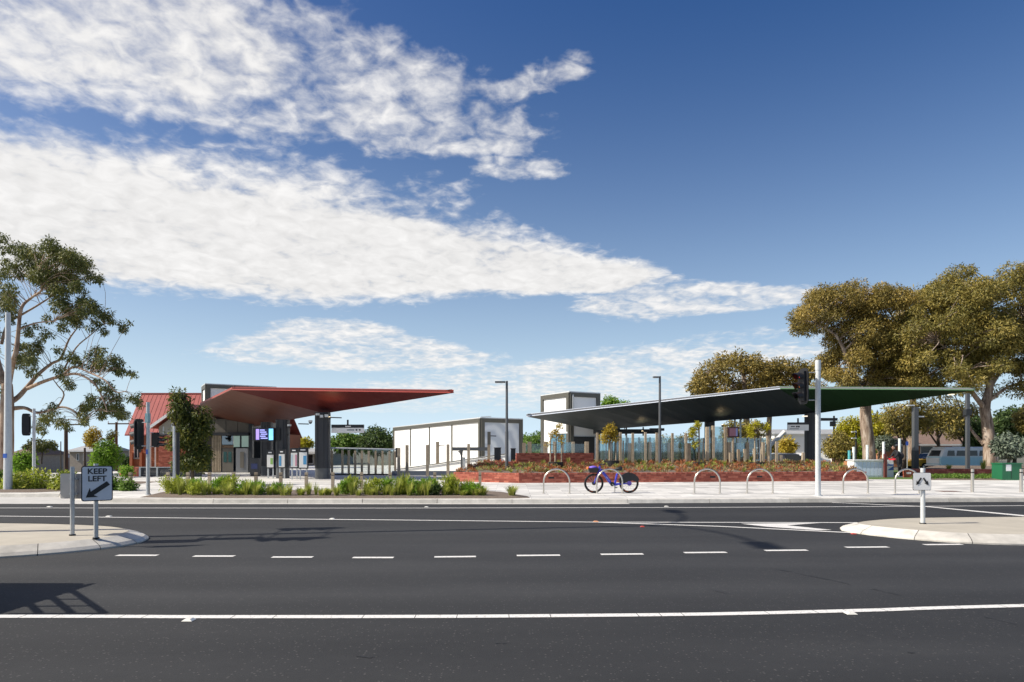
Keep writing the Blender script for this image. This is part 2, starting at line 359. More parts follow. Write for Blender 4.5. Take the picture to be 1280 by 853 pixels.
# ------------------------------------------------------------------ palette
def asphalt():
    mt = bpy.data.materials.new('asphalt'); mt.use_nodes = True; nt = mt.node_tree; b = nt.nodes['Principled BSDF']; L = nt.links
    tc = nt.nodes.new('ShaderNodeTexCoord')
    def noise(sc, det, ro=.6, vec=None):
        n = nt.nodes.new('ShaderNodeTexNoise'); n.inputs['Scale'].default_value = sc; n.inputs['Detail'].default_value = det; n.inputs['Roughness'].default_value = ro
        L.new(vec if vec else tc.outputs['Object'], n.inputs['Vector']); return n.outputs[0]
    mp = nt.nodes.new('ShaderNodeMapping'); mp.inputs['Scale'].default_value = (.12, 1.0, 1); mp.inputs['Rotation'].default_value = (0, 0, -.05); L.new(tc.outputs['Object'], mp.inputs[0])
    big = noise(1.1, 4, .55, mp.outputs[0]); blot = noise(.45, 5); fine = noise(75, 3, .7); mid = noise(9, 4, .7)
    def math_(op, a, bb, c=None):
        n = nt.nodes.new('ShaderNodeMath'); n.operation = op
        for i, x in enumerate((a, bb, c)):
            if x is None: continue
            if hasattr(x, 'is_output'): L.new(x, n.inputs[i])
            else: n.inputs[i].default_value = x
        return n.outputs[0]
    t = math_('MULTIPLY_ADD', big, .95, math_('MULTIPLY_ADD', blot, .55, math_('MULTIPLY_ADD', mid, .35, math_('MULTIPLY', fine, .75))))
    rp = nt.nodes.new('ShaderNodeValToRGB'); e = rp.color_ramp.elements
    e[0].position = .30; e[0].color = (.0135, .0142, .0155, 1); e[1].position = .78; e[1].color = (.050, .0495, .0485, 1); m_ = e.new(.55); m_.color = (.027, .0275, .0282, 1)
    n = math_('MULTIPLY', t, 1 / 2.6); L.new(n, rp.inputs[0])
    sy = nt.nodes.new('ShaderNodeSeparateXYZ'); L.new(tc.outputs['Object'], sy.inputs[0])
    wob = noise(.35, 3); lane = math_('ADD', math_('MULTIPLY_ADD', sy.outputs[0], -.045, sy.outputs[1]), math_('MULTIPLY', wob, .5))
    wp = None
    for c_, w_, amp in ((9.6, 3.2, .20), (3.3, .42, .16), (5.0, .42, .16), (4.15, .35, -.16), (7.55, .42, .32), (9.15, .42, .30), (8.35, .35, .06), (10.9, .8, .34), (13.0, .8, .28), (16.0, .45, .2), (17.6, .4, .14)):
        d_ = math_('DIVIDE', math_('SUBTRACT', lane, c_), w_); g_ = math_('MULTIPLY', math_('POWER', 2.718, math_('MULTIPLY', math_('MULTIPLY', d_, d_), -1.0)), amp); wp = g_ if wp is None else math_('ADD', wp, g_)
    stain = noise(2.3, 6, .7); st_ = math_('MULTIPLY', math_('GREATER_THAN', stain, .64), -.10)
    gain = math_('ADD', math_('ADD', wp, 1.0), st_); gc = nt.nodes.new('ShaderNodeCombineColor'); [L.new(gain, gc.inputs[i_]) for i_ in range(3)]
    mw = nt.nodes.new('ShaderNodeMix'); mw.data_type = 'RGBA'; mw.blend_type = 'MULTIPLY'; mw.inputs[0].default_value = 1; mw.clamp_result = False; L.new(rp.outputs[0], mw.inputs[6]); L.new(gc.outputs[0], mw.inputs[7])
    # scattered pale stone chips in the wearing course
    vo = nt.nodes.new('ShaderNodeTexVoronoi'); vo.inputs['Scale'].default_value = 38; L.new(tc.outputs['Object'], vo.inputs['Vector'])
    sx = nt.nodes.new('ShaderNodeSeparateColor'); L.new(vo.outputs['Color'], sx.inputs[0])
    gate = math_('MULTIPLY', math_('GREATER_THAN', sx.outputs[0], .86), math_('LESS_THAN', vo.outputs['Distance'], .32))
    mx = nt.nodes.new('ShaderNodeMix'); mx.data_type = 'RGBA'; L.new(math_('MULTIPLY', gate, .55), mx.inputs[0]); L.new(mw.outputs[2], mx.inputs[6]); mx.inputs[7].default_value = (.11, .105, .10, 1)
    L.new(mx.outputs[2], b.inputs['Base Color'])
    b.inputs['Roughness'].default_value = .82; b.inputs['Specular IOR Level'].default_value = .35
    bp = nt.nodes.new('ShaderNodeBump'); bp.inputs['Strength'].default_value = .55; bp.inputs['Distance'].default_value = .006
    L.new(fine, bp.inputs['Height']); L.new(bp.outputs[0], b.inputs['Normal'])
    MATS['asphalt'] = mt; return mt
def paving():
    """large concrete pavers laid in bands, running across the footpath"""
    mt = bpy.data.materials.new('paving'); mt.use_nodes = True; nt = mt.node_tree; b = nt.nodes['Principled BSDF']; L = nt.links
    tc = nt.nodes.new('ShaderNodeTexCoord')
    br = nt.nodes.new('ShaderNodeTexBrick'); br.inputs['Scale'].default_value = 1.0; br.inputs['Brick Width'].default_value = 1.2; br.inputs['Row Height'].default_value = .6
    br.inputs['Mortar Size'].default_value = .008; br.inputs['Color1'].default_value = (.74, .72, .67, 1); br.inputs['Color2'].default_value = (.44, .43, .405, 1); br.inputs['Mortar'].default_value = (.3, .285, .26, 1)
    br.inputs['Bias'].default_value = -.1; L.new(tc.outputs['Object'], br.inputs['Vector'])
    n = nt.nodes.new('ShaderNodeTexNoise'); n.inputs['Scale'].default_value = 1.3; n.inputs['Detail'].default_value = 7; L.new(tc.outputs['Object'], n.inputs['Vector'])
    mr = nt.nodes.new('ShaderNodeMapRange'); L.new(n.outputs[0], mr.inputs[0]); mr.inputs[1].default_value = .3; mr.inputs[2].default_value = .7; mr.inputs[3].default_value = .82; mr.inputs[4].default_value = 1.1
    cm = nt.nodes.new('ShaderNodeCombineColor'); [L.new(mr.outputs[0], cm.inputs[i]) for i in range(3)]
    mx = nt.nodes.new('ShaderNodeMix'); mx.data_type = 'RGBA'; mx.blend_type = 'MULTIPLY'; mx.inputs[0].default_value = 1; L.new(br.outputs[0], mx.inputs[6]); L.new(cm.outputs[0], mx.inputs[7])
    L.new(mx.outputs[2], b.inputs['Base Color']); b.inputs['Roughness'].default_value = .75
    MATS['paving'] = mt; return mt
def worn_paint():
    mt = bpy.data.materials.new('road_paint'); mt.use_nodes = True; nt = mt.node_tree; b = nt.nodes['Principled BSDF']; L = nt.links
    tc = nt.nodes.new('ShaderNodeTexCoord')
    n = nt.nodes.new('ShaderNodeTexNoise'); n.inputs['Scale'].default_value = 28; n.inputs['Detail'].default_value = 6; n.inputs['Roughness'].default_value = .75; L.new(tc.outputs['Object'], n.inputs['Vector'])
    rp = nt.nodes.new('ShaderNodeValToRGB'); e = rp.color_ramp.elements; e[0].position = .30; e[0].color = (.16, .155, .15, 1); e[1].position = .46; e[1].color = (.74, .72, .68, 1)
    L.new(n.outputs[0], rp.inputs[0]); L.new(rp.outputs[0], b.inputs['Base Color']); b.inputs['Roughness'].default_value = .6
    MATS['road_paint'] = mt; return mt
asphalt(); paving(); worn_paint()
mat('concrete', (.50, .485, .45), .8, var=.16, scale=2.2, bump=.15, detail=8)
mat('kerb_concrete', (.52, .50, .46), .8, var=.24, scale=3.5, bump=.2, detail=8, tint=[(.46, .435, .385), (.62, .59, .53)])
mat('island_concrete', (.44, .40, .325), .85, var=.14, scale=1.8, bump=.15, detail=8)
mat('soil', (.11, .08, .055), .95, var=.4, scale=9, bump=.8, bscale=25)
mat('mulch', (.17, .13, .10), .95, var=.45, scale=22, bump=.8, bscale=60)
mat('lawn', (.09, .15, .03), .9, var=.3, scale=6, bump=.5)
mat('earth', (.13, .125, .095), .95, var=.25, scale=.2, detail=8)
mat('galv', (.50, .52, .53), .45, .6, var=.12, scale=14)
mat('galv_white', (.62, .64, .64), .5, .25, var=.08, scale=10)
mat('stainless', (.62, .58, .52), .32, .85, var=.06, scale=20)
mat('black_plastic', (.012, .012, .014), .5)
mat('dark_steel', (.030, .032, .036), .5, .3, var=.15, scale=6)
mat('charcoal', (.045, .047, .052), .6, .2, var=.12, scale=3)
mat('lamp_grey', (.11, .115, .12), .5, .4)
mat('timber', (.34, .28, .20), .85, var=.25, scale=7, tint=[(.32, .25, .17), (.50, .41, .29)], bump=.3)
mat('timber_dark', (.21, .145, .095), .85, var=.25, scale=7, bump=.3)
mat('white_wall', (.80, .80, .78), .55, var=.03, scale=2)
mat('white_paint', (.80, .80, .79), .45)
mat('bronze_frame', (.12, .115, .095), .5, .4, var=.08, scale=4)
mat('office_wall_shaded', (.135, .122, .10), .7, var=.08, scale=3)  # darker copy of the beige wall, with its shade put into the colour
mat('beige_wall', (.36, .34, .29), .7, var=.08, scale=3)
mat('brick', (.3, .07, .04), .85, tint=[(.24, .055, .035), (.38, .095, .06), (.52, .17, .11)], var=.18, scale=26, bump=.3, bscale=60)
mat('brick_orange', (.4, .13, .06), .85, tint=[(.33, .10, .05), (.42, .14, .065), (.5, .19, .09)], var=.2, scale=12, bump=.3)
mat('mortar', (.29, .16, .12), .95, var=.2, scale=20)
mat('roof_red', (.33, .075, .06), .6, var=.14, scale=1.2)
mat('roof_tile', (.20, .135, .105), .85, var=.25, scale=4, bump=.4, bscale=14)
mat('roof_grey', (.36, .36, .35), .6, var=.1, scale=1)
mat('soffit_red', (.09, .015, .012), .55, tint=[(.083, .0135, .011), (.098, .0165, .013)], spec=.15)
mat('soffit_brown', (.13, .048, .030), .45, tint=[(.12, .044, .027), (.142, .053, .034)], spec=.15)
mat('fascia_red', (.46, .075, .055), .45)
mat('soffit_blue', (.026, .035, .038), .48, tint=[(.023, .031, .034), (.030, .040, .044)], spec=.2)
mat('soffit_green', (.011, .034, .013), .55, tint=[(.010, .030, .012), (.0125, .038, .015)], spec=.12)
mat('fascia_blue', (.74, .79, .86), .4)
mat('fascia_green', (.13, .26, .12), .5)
glassmat('glass', (.66, .76, .78), .08)
glassmat('glass_clear', (.88, .92, .92), .015)
glassmat('glass_dark', (.10, .14, .16), .16)
glassmat('car_glass', (.05, .06, .07), .12)
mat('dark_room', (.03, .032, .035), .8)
mat('screen', (.01, .01, .03), .3, emis=((.02, .03, .10), .5))
def bark(name, cols, sc=1.0):
    mt = bpy.data.materials.new(name); mt.use_nodes = True; nt = mt.node_tree; b = nt.nodes['Principled BSDF']; L = nt.links
    tc = nt.nodes.new('ShaderNodeTexCoord'); mp = nt.nodes.new('ShaderNodeMapping'); mp.inputs['Scale'].default_value = (3.2 * sc, 3.2 * sc, .7 * sc); L.new(tc.outputs['Object'], mp.inputs[0])
    n = nt.nodes.new('ShaderNodeTexNoise'); n.inputs['Scale'].default_value = 1.3; n.inputs['Detail'].default_value = 8; n.inputs['Roughness'].default_value = .68; n.inputs['Distortion'].default_value = .5; L.new(mp.outputs[0], n.inputs['Vector'])
    rp = nt.nodes.new('ShaderNodeValToRGB'); e = rp.color_ramp.elements; e[0].position = .36; e[0].color = (*cols[0], 1); e[1].position = .66; e[1].color = (*cols[2], 1); q = e.new(.5); q.color = (*cols[1], 1)
    L.new(n.outputs[0], rp.inputs[0]); L.new(rp.outputs[0], b.inputs['Base Color']); b.inputs['Roughness'].default_value = .85
    bp = nt.nodes.new('ShaderNodeBump'); bp.inputs['Strength'].default_value = .7; bp.inputs['Distance'].default_value = .05; L.new(n.outputs[0], bp.inputs['Height']); L.new(bp.outputs[0], b.inputs['Normal']); MATS[name] = mt
bark('bark_gum', [(.20, .12, .08), (.38, .26, .18), (.50, .40, .31)]); bark('bark_pale', [(.11, .075, .055), (.30, .22, .16), (.52, .44, .36)])
mat('bark_dark', (.10, .075, .055), .9, var=.3, scale=6)
leafmat('leaf_gum', [(0.063, 0.085, 0.026), (0.133, 0.152, 0.041), (0.268, 0.250, 0.059)], .3)
leafmat('leaf_gum_brown', [(0.115, 0.098, 0.028), (0.262, 0.206, 0.050), (0.461, 0.323, 0.079)], .3)
leafmat('leaf_gum_olive', [(0.110, 0.106, 0.030), (0.244, 0.209, 0.050), (0.471, 0.356, 0.088)], .3)
leafmat('leaf_dark', [(0.032, 0.061, 0.020), (0.072, 0.119, 0.032), (0.143, 0.204, 0.052)], .3)
leafmat('leaf_green', [(0.060, 0.120, 0.018), (0.128, 0.225, 0.033), (0.225, 0.345, 0.053)], .4)
leafmat('leaf_bright', [(0.095, 0.189, 0.016), (0.189, 0.338, 0.030), (0.324, 0.486, 0.054)], .45)
leafmat('leaf_yellow', [(0.250, 0.250, 0.019), (0.450, 0.413, 0.025), (0.600, 0.550, 0.050)], .45)
leafmat('leaf_gold', [(0.225, 0.163, 0.019), (0.450, 0.325, 0.031), (0.600, 0.475, 0.062)], .4)
leafmat('leaf_grey', [(0.094, 0.125, 0.083), (0.177, 0.218, 0.156), (0.270, 0.312, 0.229)], .25)
leafmat('leaf_lime', [(.18, .24, .025), (.36, .42, .05), (.58, .58, .12)], .5)
leafmat('leaf_ground', [(0.156, 0.156, 0.047), (0.406, 0.118, 0.047), (0.468, 0.187, 0.078), (0.312, 0.265, 0.140), (0.343, 0.406, 0.078)], .3)
leafmat('grass_blade', [(.20, .26, .04), (.36, .42, .07), (.60, .54, .18)], .5)

# ------------------------------------------------------------------ ground, road, footpath
def sheet(name, poly, z, m, parent=None):
    return MB().add([(p[0], p[1], z) for p in poly], [tuple(range(len(poly)))]).build(name, m, parent)
def smooth01(t): t = min(1, max(0, t)); return t * t * (3 - 2 * t)
def ground_z(x, y): return -.10 - 2.0 * smooth01((-x - 24) / 22) * smooth01((y - 40) / 45)      # the land falls away behind the left houses
gx = [-1500, -600, -250] + list(range(-160, 61, 10)) + [100, 160, 300, 700, 1500]; gy = [-600, -100, 0, 20, 30] + list(range(35, 131, 8)) + [150, 200, 320, 700, 2500]
b = MB(); b.add([(x, y, ground_z(x, y)) for y in gy for x in gx], [(r * len(gx) + c, r * len(gx) + c + 1, (r + 1) * len(gx) + c + 1, (r + 1) * len(gx) + c) for r in range(len(gy) - 1) for c in range(len(gx) - 1)], smooth=True)
tag(b.build('ground', MATS['earth']), kind='structure')
KERB = [(-160, 21.75), (-15.4, 21.75), (-12.6, 19.55), (-9, 19.25), (0, 19.2), (3.5, 19.3), (8.5, 19.55), (16, 19.85), (160, 24)]   # foot of the far kerb
road_poly = [(-160, -30), (160, -30)] + [(x, y + .03) for x, y in KERB[::-1]]
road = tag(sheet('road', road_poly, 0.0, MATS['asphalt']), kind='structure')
gut = [(-160, 19.05), (-15, 19.05), (-9, 18.95), (0, 18.92), (3.5, 19.0), (3.5, 19.34), (0, 19.24), (-9, 19.29), (-12.6, 19.59), (-15.4, 21.79), (-160, 21.79)]
tag(sheet('gutter', gut, .004, MATS['concrete']), kind='structure')
# footpath and plaza behind the kerb
fp = [(x, y + .16) for x, y in KERB] + [(160, 38), (30, 38), (14, 44), (8, 62), (-24, 62), (-27, 46), (-34, 34), (-160, 32)]
tag(MB().prism(fp, -.08, .13).build('footpath', MATS['paving']), kind='structure')
kerb = tag(bpy.data.objects.new('kerb', None), kind='structure'); COL.objects.link(kerb)
for (a, b) in zip(KERB[:-1], KERB[1:]):
    a, b = Vector((*a, 0)), Vector((*b, 0)); L = (b - a).length; d = (b - a) / L; nrm = Vector((-d.y, d.x, 0))
    lo, hi = max(0, (-22 - a.x) / d.x), min(L, (26 - a.x) / d.x)
    n = max(1, round((hi - lo) / 2.45))
    for i in range(n):
        s0, s1 = lo + (hi - lo) * i / n + .008, lo + (hi - lo) * (i + 1) / n - .008
        p, q = a + d * s0, a + d * s1; tt = random.random(); jz = random.uniform(-.003, .003)
        prof = [(0, 0), (.035, .11), (.06, .132 + jz), (.19, .134 + jz), (.19, -.05), (0, -.05)]
        vs = [p + nrm * u + Vector((0, 0, w)) for u, w in prof] + [q + nrm * u + Vector((0, 0, w)) for u, w in prof]; k = len(prof)
        MB().add(vs, [tuple(range(k)), tuple(range(2 * k - 1, k - 1, -1))] + [(j, k + j, k + (j + 1) % k, (j + 1) % k) for j in range(k)], tt).build('kerb_stone', MATS['kerb_concrete'], kerb)
    for s0, s1 in ((0, lo), (hi, L)):
        if s1 - s0 > .5:
            p, q = a + d * s0, a + d * s1
            MB().add([p, q, q + nrm * .05 + Vector((0, 0, .132)), p + nrm * .05 + Vector((0, 0, .132)), q + nrm * .19 + Vector((0, 0, .134)), p + nrm * .19 + Vector((0, 0, .134))], [(0, 1, 2, 3), (3, 2, 4, 5)]).build('kerb_run', MATS['kerb_concrete'], kerb)

# painted markings, measured on the photograph and laid on the road
def stripe(pts, w, z=.004, name='painted_line', m='road_paint'):
    P = [Vector((p[0], p[1], 0)) for p in pts]; L_, R_ = [], []
    for i, p in enumerate(P):
        d = (P[min(i + 1, len(P) - 1)] - P[max(i - 1, 0)]).normalized(); n = Vector((-d.y, d.x, 0)); ww = w[i] if isinstance(w, list) else w
        L_.append(p + n * ww / 2 + Vector((0, 0, z))); R_.append(p - n * ww / 2 + Vector((0, 0, z)))
    k = len(P); return MB().add(R_ + L_, [(i, i + 1, k + i + 1, k + i) for i in range(k - 1)]).build(name, MATS[m], road)
near = [(-30, 6.35), (-14, 6.15)] + [G(*q)[:2] for q in ((0, 771), (240, 771.5), (480, 771.3), (640, 770.6), (880, 768.2), (1080, 763.5), (1280, 757.5))] + [(13, 7.3), (30, 9.5)]
near = [tuple(p) for p in near]
sp = smooth_path([(x, y, 0) for x, y in near], 14)
# the thermoplastic lies in lengths with hairline cracks between them
acc = [sp[0]]; cut = random.uniform(.25, 1.0); run = 0
for a, b in zip(sp[:-1], sp[1:]):
    if -7.5 < a.x < 8:
        seg = (b - a).length; pos = 0
        while run + seg - pos >= cut:
            pos += cut - run; run = 0; q = a + (b - a) * (pos / seg)
            acc.append(q); stripe(acc, .115); dd = (b - a).normalized(); acc = [q + dd * .007]; cut = random.choice([.22, .32, .4, .5, .85])
        run += seg - pos
    acc.append(b)
stripe(acc, .115)
for x0, x1, y in ((146, 197, 694.6), (242, 293, 695.6), (340, 391, 696.8), (441, 492, 697.4), (543, 595, 696.6), (646, 700, 694.9), (751, 804, 693.4), (855, 908, 691.3), (956, 1009, 688.6), (1057, 1110, 684.6), (1155, 1202, 681.3)):
    a, b = G(x0, y), G(x1, y - (0 if x0 < 450 else .5)); stripe([a, a.lerp(b, .5), b], .12, name='dash')
stripe([(-40, 17.4), (-20, 17.62)] + [G(*q)[:2] for q in ((0, 635.3), (480, 635.5), (880, 634.6), (1150, 633.2))] + [(26, 19.2)], .10)
stripe([(-45, 17.5), (-20, 15.9)] + [G(*q)[:2] for q in ((0, 645.5), (240, 648), (480, 650.2), (740, 653.0), (1076, 653.7))], .10)
stripe([G(*q)[:2] for q in ((748, 653.4), (900, 658.6), (1072, 666.9))], .12, z=.008)
g = [G(*q) for q in ((926, 655.2), (1026, 654.2), (984, 657.2), (1040, 663.0), (1022, 663.4), (958, 658.9))]
MB().add([(p.x, p.y, .0065) for p in g], [(0, 5, 2, 1), (5, 4, 3, 2)]).build('chevron', MATS['road_paint'], road)
stripe([G(*q)[:2] for q in ((1040, 628.6), (1160, 633.8), (1280, 645.2))] + [(14.6, 14.6)], [.10, .2, .33, .34], z=.006)
def lane_marker(x, y, m, s=1.0):
    p = G(x, y); b = MB(); w, d, h = .10 * s, .09 * s, .018
    b.add([(p.x - w / 2, p.y - d / 2, .004), (p.x + w / 2, p.y - d / 2, .004), (p.x + w / 2, p.y + d / 2, .004), (p.x - w / 2, p.y + d / 2, .004),
           (p.x - w / 4, p.y - d / 3, .004 + h), (p.x + w / 4, p.y - d / 3, .004 + h), (p.x + w / 4, p.y + d / 3, .004 + h), (p.x - w / 4, p.y + d / 3, .004 + h)],
          [(4, 5, 6, 7), (0, 1, 5, 4), (1, 2, 6, 5), (2, 3, 7, 6), (3, 0, 4, 7)])
    return b.build('lane_marker', m, road)
mat('marker_white', (.75, .73, .66), .35); mat('marker_red', (.5, .07, .05), .35); mat('marker_amber', (.6, .25, .1), .35)
for x, y in ((236, 776), (1063, 767.5)): lane_marker(x, y, MATS['marker_white'], 1.0)
for x, y in ((136, 646), (415, 649), (62, 634), (533, 634.2), (833, 633.5)): lane_marker(x, y, MATS['marker_white'], 1.2)
for x, y in ((745, 652.5), ): lane_marker(x, y, MATS['marker_amber'], 1.2)
for x, y in ((803, 659), (1067, 668)): lane_marker(x, y, MATS['marker_red'], .9)
mat('tar', (.010, .010, .011), .6)
for pts in (((958, 710), (990, 716), (1030, 724), (1062, 731)), ((1085, 736), (1105, 740), (1126, 745)), ((1228, 771), (1248, 776), (1270, 781)), ((446, 821), (462, 823), (474, 821)), ((620, 805), (634, 804.5)), ((890, 738), (908, 742)), ((1135, 816), (1143, 816.5))):
    pp = []
    for a, b in zip(pts[:-1], pts[1:]):
        for k in range(3):
            pp.append((a[0] + (b[0] - a[0]) * k / 3 + random.uniform(-2, 2), a[1] + (b[1] - a[1]) * k / 3 + random.uniform(-.6, .6)))
    pp.append(pts[-1]); stripe([G(*q)[:2] for q in pp], [random.uniform(.003, .02) for _ in pp], .003, 'crack', 'tar')

# ------------------------------------------------------------------ traffic islands (mountable concrete kerb, concrete infill)
def island(name, label, outer, inner_off, cuts):
    root = tag(bpy.data.objects.new(name, None), label, 'traffic island', kind=None); COL.objects.link(root)
    O = [Vector((x, y, 0)) for x, y in outer]; n = len(O); c = sum(O, Vector()) / n
    def inset(d):
        out = []
        for i in range(n):
            t = (O[(i + 1) % n] - O[i - 1]).normalized(); out.append(O[i] + Vector((-t.y, t.x, 0)) * d)
        return out
    I1, I2 = inset(.06), inset(inner_off)
    runs = []; cur = [0]
    for i in range(1, n):
        cur.append(i)
        if i in cuts: runs.append(cur); cur = [i]
    cur.append(0); runs.append(cur)
    for r in runs:
        ring = [[], [], [], []]; tt = random.random()
        for k, i in enumerate(r):
            j = Vector((0, 0, 0))
            if k in (0, len(r) - 1) and i != 0:
                o = O[r[1]] - O[i] if k == 0 else O[r[-2]] - O[i]; j = o.normalized() * .005
            ring[0].append(O[i] + j + Vector((0, 0, -.05))); ring[1].append(O[i] + j + Vector((0, 0, .025))); ring[2].append(I1[i] + j + Vector((0, 0, .07))); ring[3].append(I2[i] + j + Vector((0, 0, .15)))
        m_ = len(r); vs = [p for q in ring for p in q]; fs = []
        for q in range(3):
            for k in range(m_ - 1): fs.append((q * m_ + k, q * m_ + k + 1, (q + 1) * m_ + k + 1, (q + 1) * m_ + k))
        MB().add(vs, fs, tt).build('kerb_section', MATS['kerb_concrete'], root)
    MB().add([(p.x, p.y, .146) for p in I2], [tuple(range(n))]).build('infill', MATS['island_concrete'], root)
    MB().add([(p.x, p.y, .02) for p in inset(.03)], [tuple(range(n))]).build('bedding', mat('joint_grey', (.12, .115, .105), .9), root)
    del root['category']; tag(root, kind='structure')
    return root
def dense(pts, sub=5): return [(p.x, p.y) for p in smooth_path([(x, y, 0) for x, y in pts], sub)]
nearL = dense([(-24, 7.7), (-17, 8.3), (-13, 8.7), (-10.4, 9.02), (-8.8, 9.26), (-8.0, 9.4)] + [tuple(G(*q)[:2]) for q in ((0, 698), (80, 692), (150, 684), (178, 678))])
noseL = dense([tuple(G(*q)[:2]) for q in ((178, 678), (186, 673), (176, 668.5))])
farL = dense([tuple(G(*q)[:2]) for q in ((176, 668.5), (150, 665.2), (90, 662.5), (0, 661.0))] + [(-15, 13.3), (-24, 14.2)])
island('traffic_island', '', nearL + noseL[1:] + farL[1:], .30, {15, 27, 33, 38, 43, 48, 53, 58})
nearR = dense([tuple(G(*q)[:2]) for q in ((1052, 663.6), (1076, 668), (1130, 674), (1200, 679.3), (1280, 682))] + [(9.6, 10.85), (11.2, 11.05), (14, 11.35), (26, 12.4)])
farR = dense([(26, 15.8), (18, 15.0), (14, 14.62), (12.6, 14.5)] + [tuple(G(*q)[:2]) for q in ((1280, 652.5), (1180, 653.4), (1110, 655), (1068, 658.2), (1050, 661.2))])
island('traffic_island', '', nearR + farR, .30, {5, 11, 16, 22, 30, 50, 56, 61})

# planted beds by the kerb
def bed(name, poly, z, m, bump=.05):
    cx = sum(p[0] for p in poly) / len(poly); cy = sum(p[1] for p in poly) / len(poly); b = MB(); n = len(poly)
    vs = [(p[0], p[1], z) for p in poly] + [(cx + (p[0] - cx) * .9, cy + (p[1] - cy) * .8, z + bump) for p in poly] + [(cx, cy, z + bump)]
    vs += [(p[0], p[1], z - .5) for p in poly]
    fs = [(i, (i + 1) % n, n + (i + 1) % n, n + i) for i in range(n)] + [(n + i, n + (i + 1) % n, 2 * n) for i in range(n)] + [(2 * n + 1 + i, 2 * n + 1 + (i + 1) % n, (i + 1) % n, i) for i in range(n)]
    return tag(b.add(vs, fs).build(name, MATS[m]), kind='structure')
bed('garden_bed', [(-11.6, 19.95), (-9.0, 19.6), (-.2, 19.5), (.55, 19.7), (.5, 20.4), (-.4, 22.6), (-9, 23.3), (-12.3, 22.6)], .135, 'mulch')
bed('garden_bed', [(-34, 22.2), (-16.6, 22.2), (-15.6, 23.6), (-16.5, 30), (-34, 30)], .135, 'mulch')

# ------------------------------------------------------------------ brick walls
def brick_wall(name, label, p0, p1, z0, z1, th=.24, m='brick', cap=True, ends=(True, True), cat='wall', parent=None, course=.086, bl=.24):
    p0, p1 = Vector((*p0, 0)), Vector((*p1, 0)); L = (p1 - p0).length; d = (p1 - p0) / L; n = Vector((d.y, -d.x, 0)); rz = math.atan2(d.y, d.x)
    root = parent or thing(name, (p0.x, p0.y, z0), label, cat)
    mid = (p0 + p1) / 2 - n * th / 2
    MB().box((mid.x, mid.y, (z0 + z1) / 2 - .01), (L - .012, th - .012, z1 - z0 - .02), rz).build('mortar_core', MATS['mortar'], root)
    b = MB(); rows = max(1, int(round((z1 - z0) / course))); ch = (z1 - z0) / rows
    for r in range(rows):
        top = cap and r == rows - 1; w = .086 if top else bl; s = 0 if (r % 2 == 0 or top) else -w / 2
        while s < L - .02:
            a, e = max(s, 0) + .005, min(s + w, L) - .005
            if e - a > .02:
                c = p0 + d * (a + e) / 2; dep = th + .014 if top else .06; off = -th / 2 if top else -dep / 2 + .007
                jit = random.uniform(-.003, .003)
                b.box((c.x + n.x * (off + jit), c.y + n.y * (off + jit), z0 + r * ch + ch / 2), (e - a, dep, ch - .011), rz, tint=random.random())
            s += w
        if not top:
            for k, (pt, sg) in enumerate(((p0, -1), (p1, 1))):
                if ends[k]:
                    for q in (.25, .75):
                        c = pt - n * th * q + d * sg * (-.022)
                        b.box((c.x, c.y, z0 + r * ch + ch / 2), (.06, th / 2 - .02, ch - .011), rz, tint=random.random())
    tag(b.build('brickwork', MATS[m], root), kind='stuff')
    return root, d, n, rz

pc = G(649, 604, .13); pr = G(1083, 601.3, .13); pl = G(567, 602.0, .13)
wallR, d, n, rz = brick_wall('planter_wall', 'long low red brick planter wall in shade behind the bike hoops', pc[:2], pr[:2], .13, .575, ends=(False, True))
for x in (688, 893, 955, 1032):
    t = (V(x, 597, 29.5).x - pc.x) / d.x; c = pc + d * t
    MB().box((c.x + n.x * .004, c.y + n.y * .004, .36), (.26, .03, .075), rz).build('recessed_light', MATS['black_plastic'], wallR)
brick_wall('planter_wall', 'sunlit low brick planter wall turning left behind the grass tufts', pl[:2], (pc.x, pc.y), .13, .575, ends=(True, False))
brick_wall('garden_wall', 'taller red brick wall standing within the planted bed', V(645.5, 580, 33)[:2], V(742, 580, 33.6)[:2], .60, 1.455)
brick_wall('garden_wall', 'short brick wall stub in the bed beside the grey lamp post', V(608, 580, 33.2)[:2], V(644, 580, 33.0)[:2], .45, 1.02)
brick_wall('garden_wall', 'low dark brick edging wall along the foot of the glass fence', V(742, 580, 34.7)[:2], V(1000, 580, 35.6)[:2], .5, 1.0)

# raised planted bed behind the wall
b = MB(); nx, ny = 40, 12
F0 = [Vector((pl.x + .1, pl.y + .25, 0)), Vector((pc.x, pc.y + .25, 0)), Vector((pr.x - .25, pr.y + .2, 0))]
def bed_pt(i, j):
    s, t = i / nx, j / ny
    f = F0[0].lerp(F0[1], s / .16) if s < .16 else F0[1].lerp(F0[2], (s - .16) / .84)
    k = Vector((-1.6 + s * 19.0, 34.7 + 1.1 * s, 0)); p = f.lerp(k, t)
    return Vector((p.x, p.y, .52 + .42 * t ** .8 + .035 * math.sin(i * 1.7) * math.cos(j * 1.3) * (0 < t < 1)))
b.add([bed_pt(i, j) for j in range(ny + 1) for i in range(nx + 1)], [(j * (nx + 1) + i, j * (nx + 1) + i + 1, (j + 1) * (nx + 1) + i + 1, (j + 1) * (nx + 1) + i) for j in range(ny) for i in range(nx)], smooth=True)
tag(b.build('planter_soil', MATS['mulch']), kind='structure')
def bed_z(s, t): return bed_pt(s * nx, t * ny)

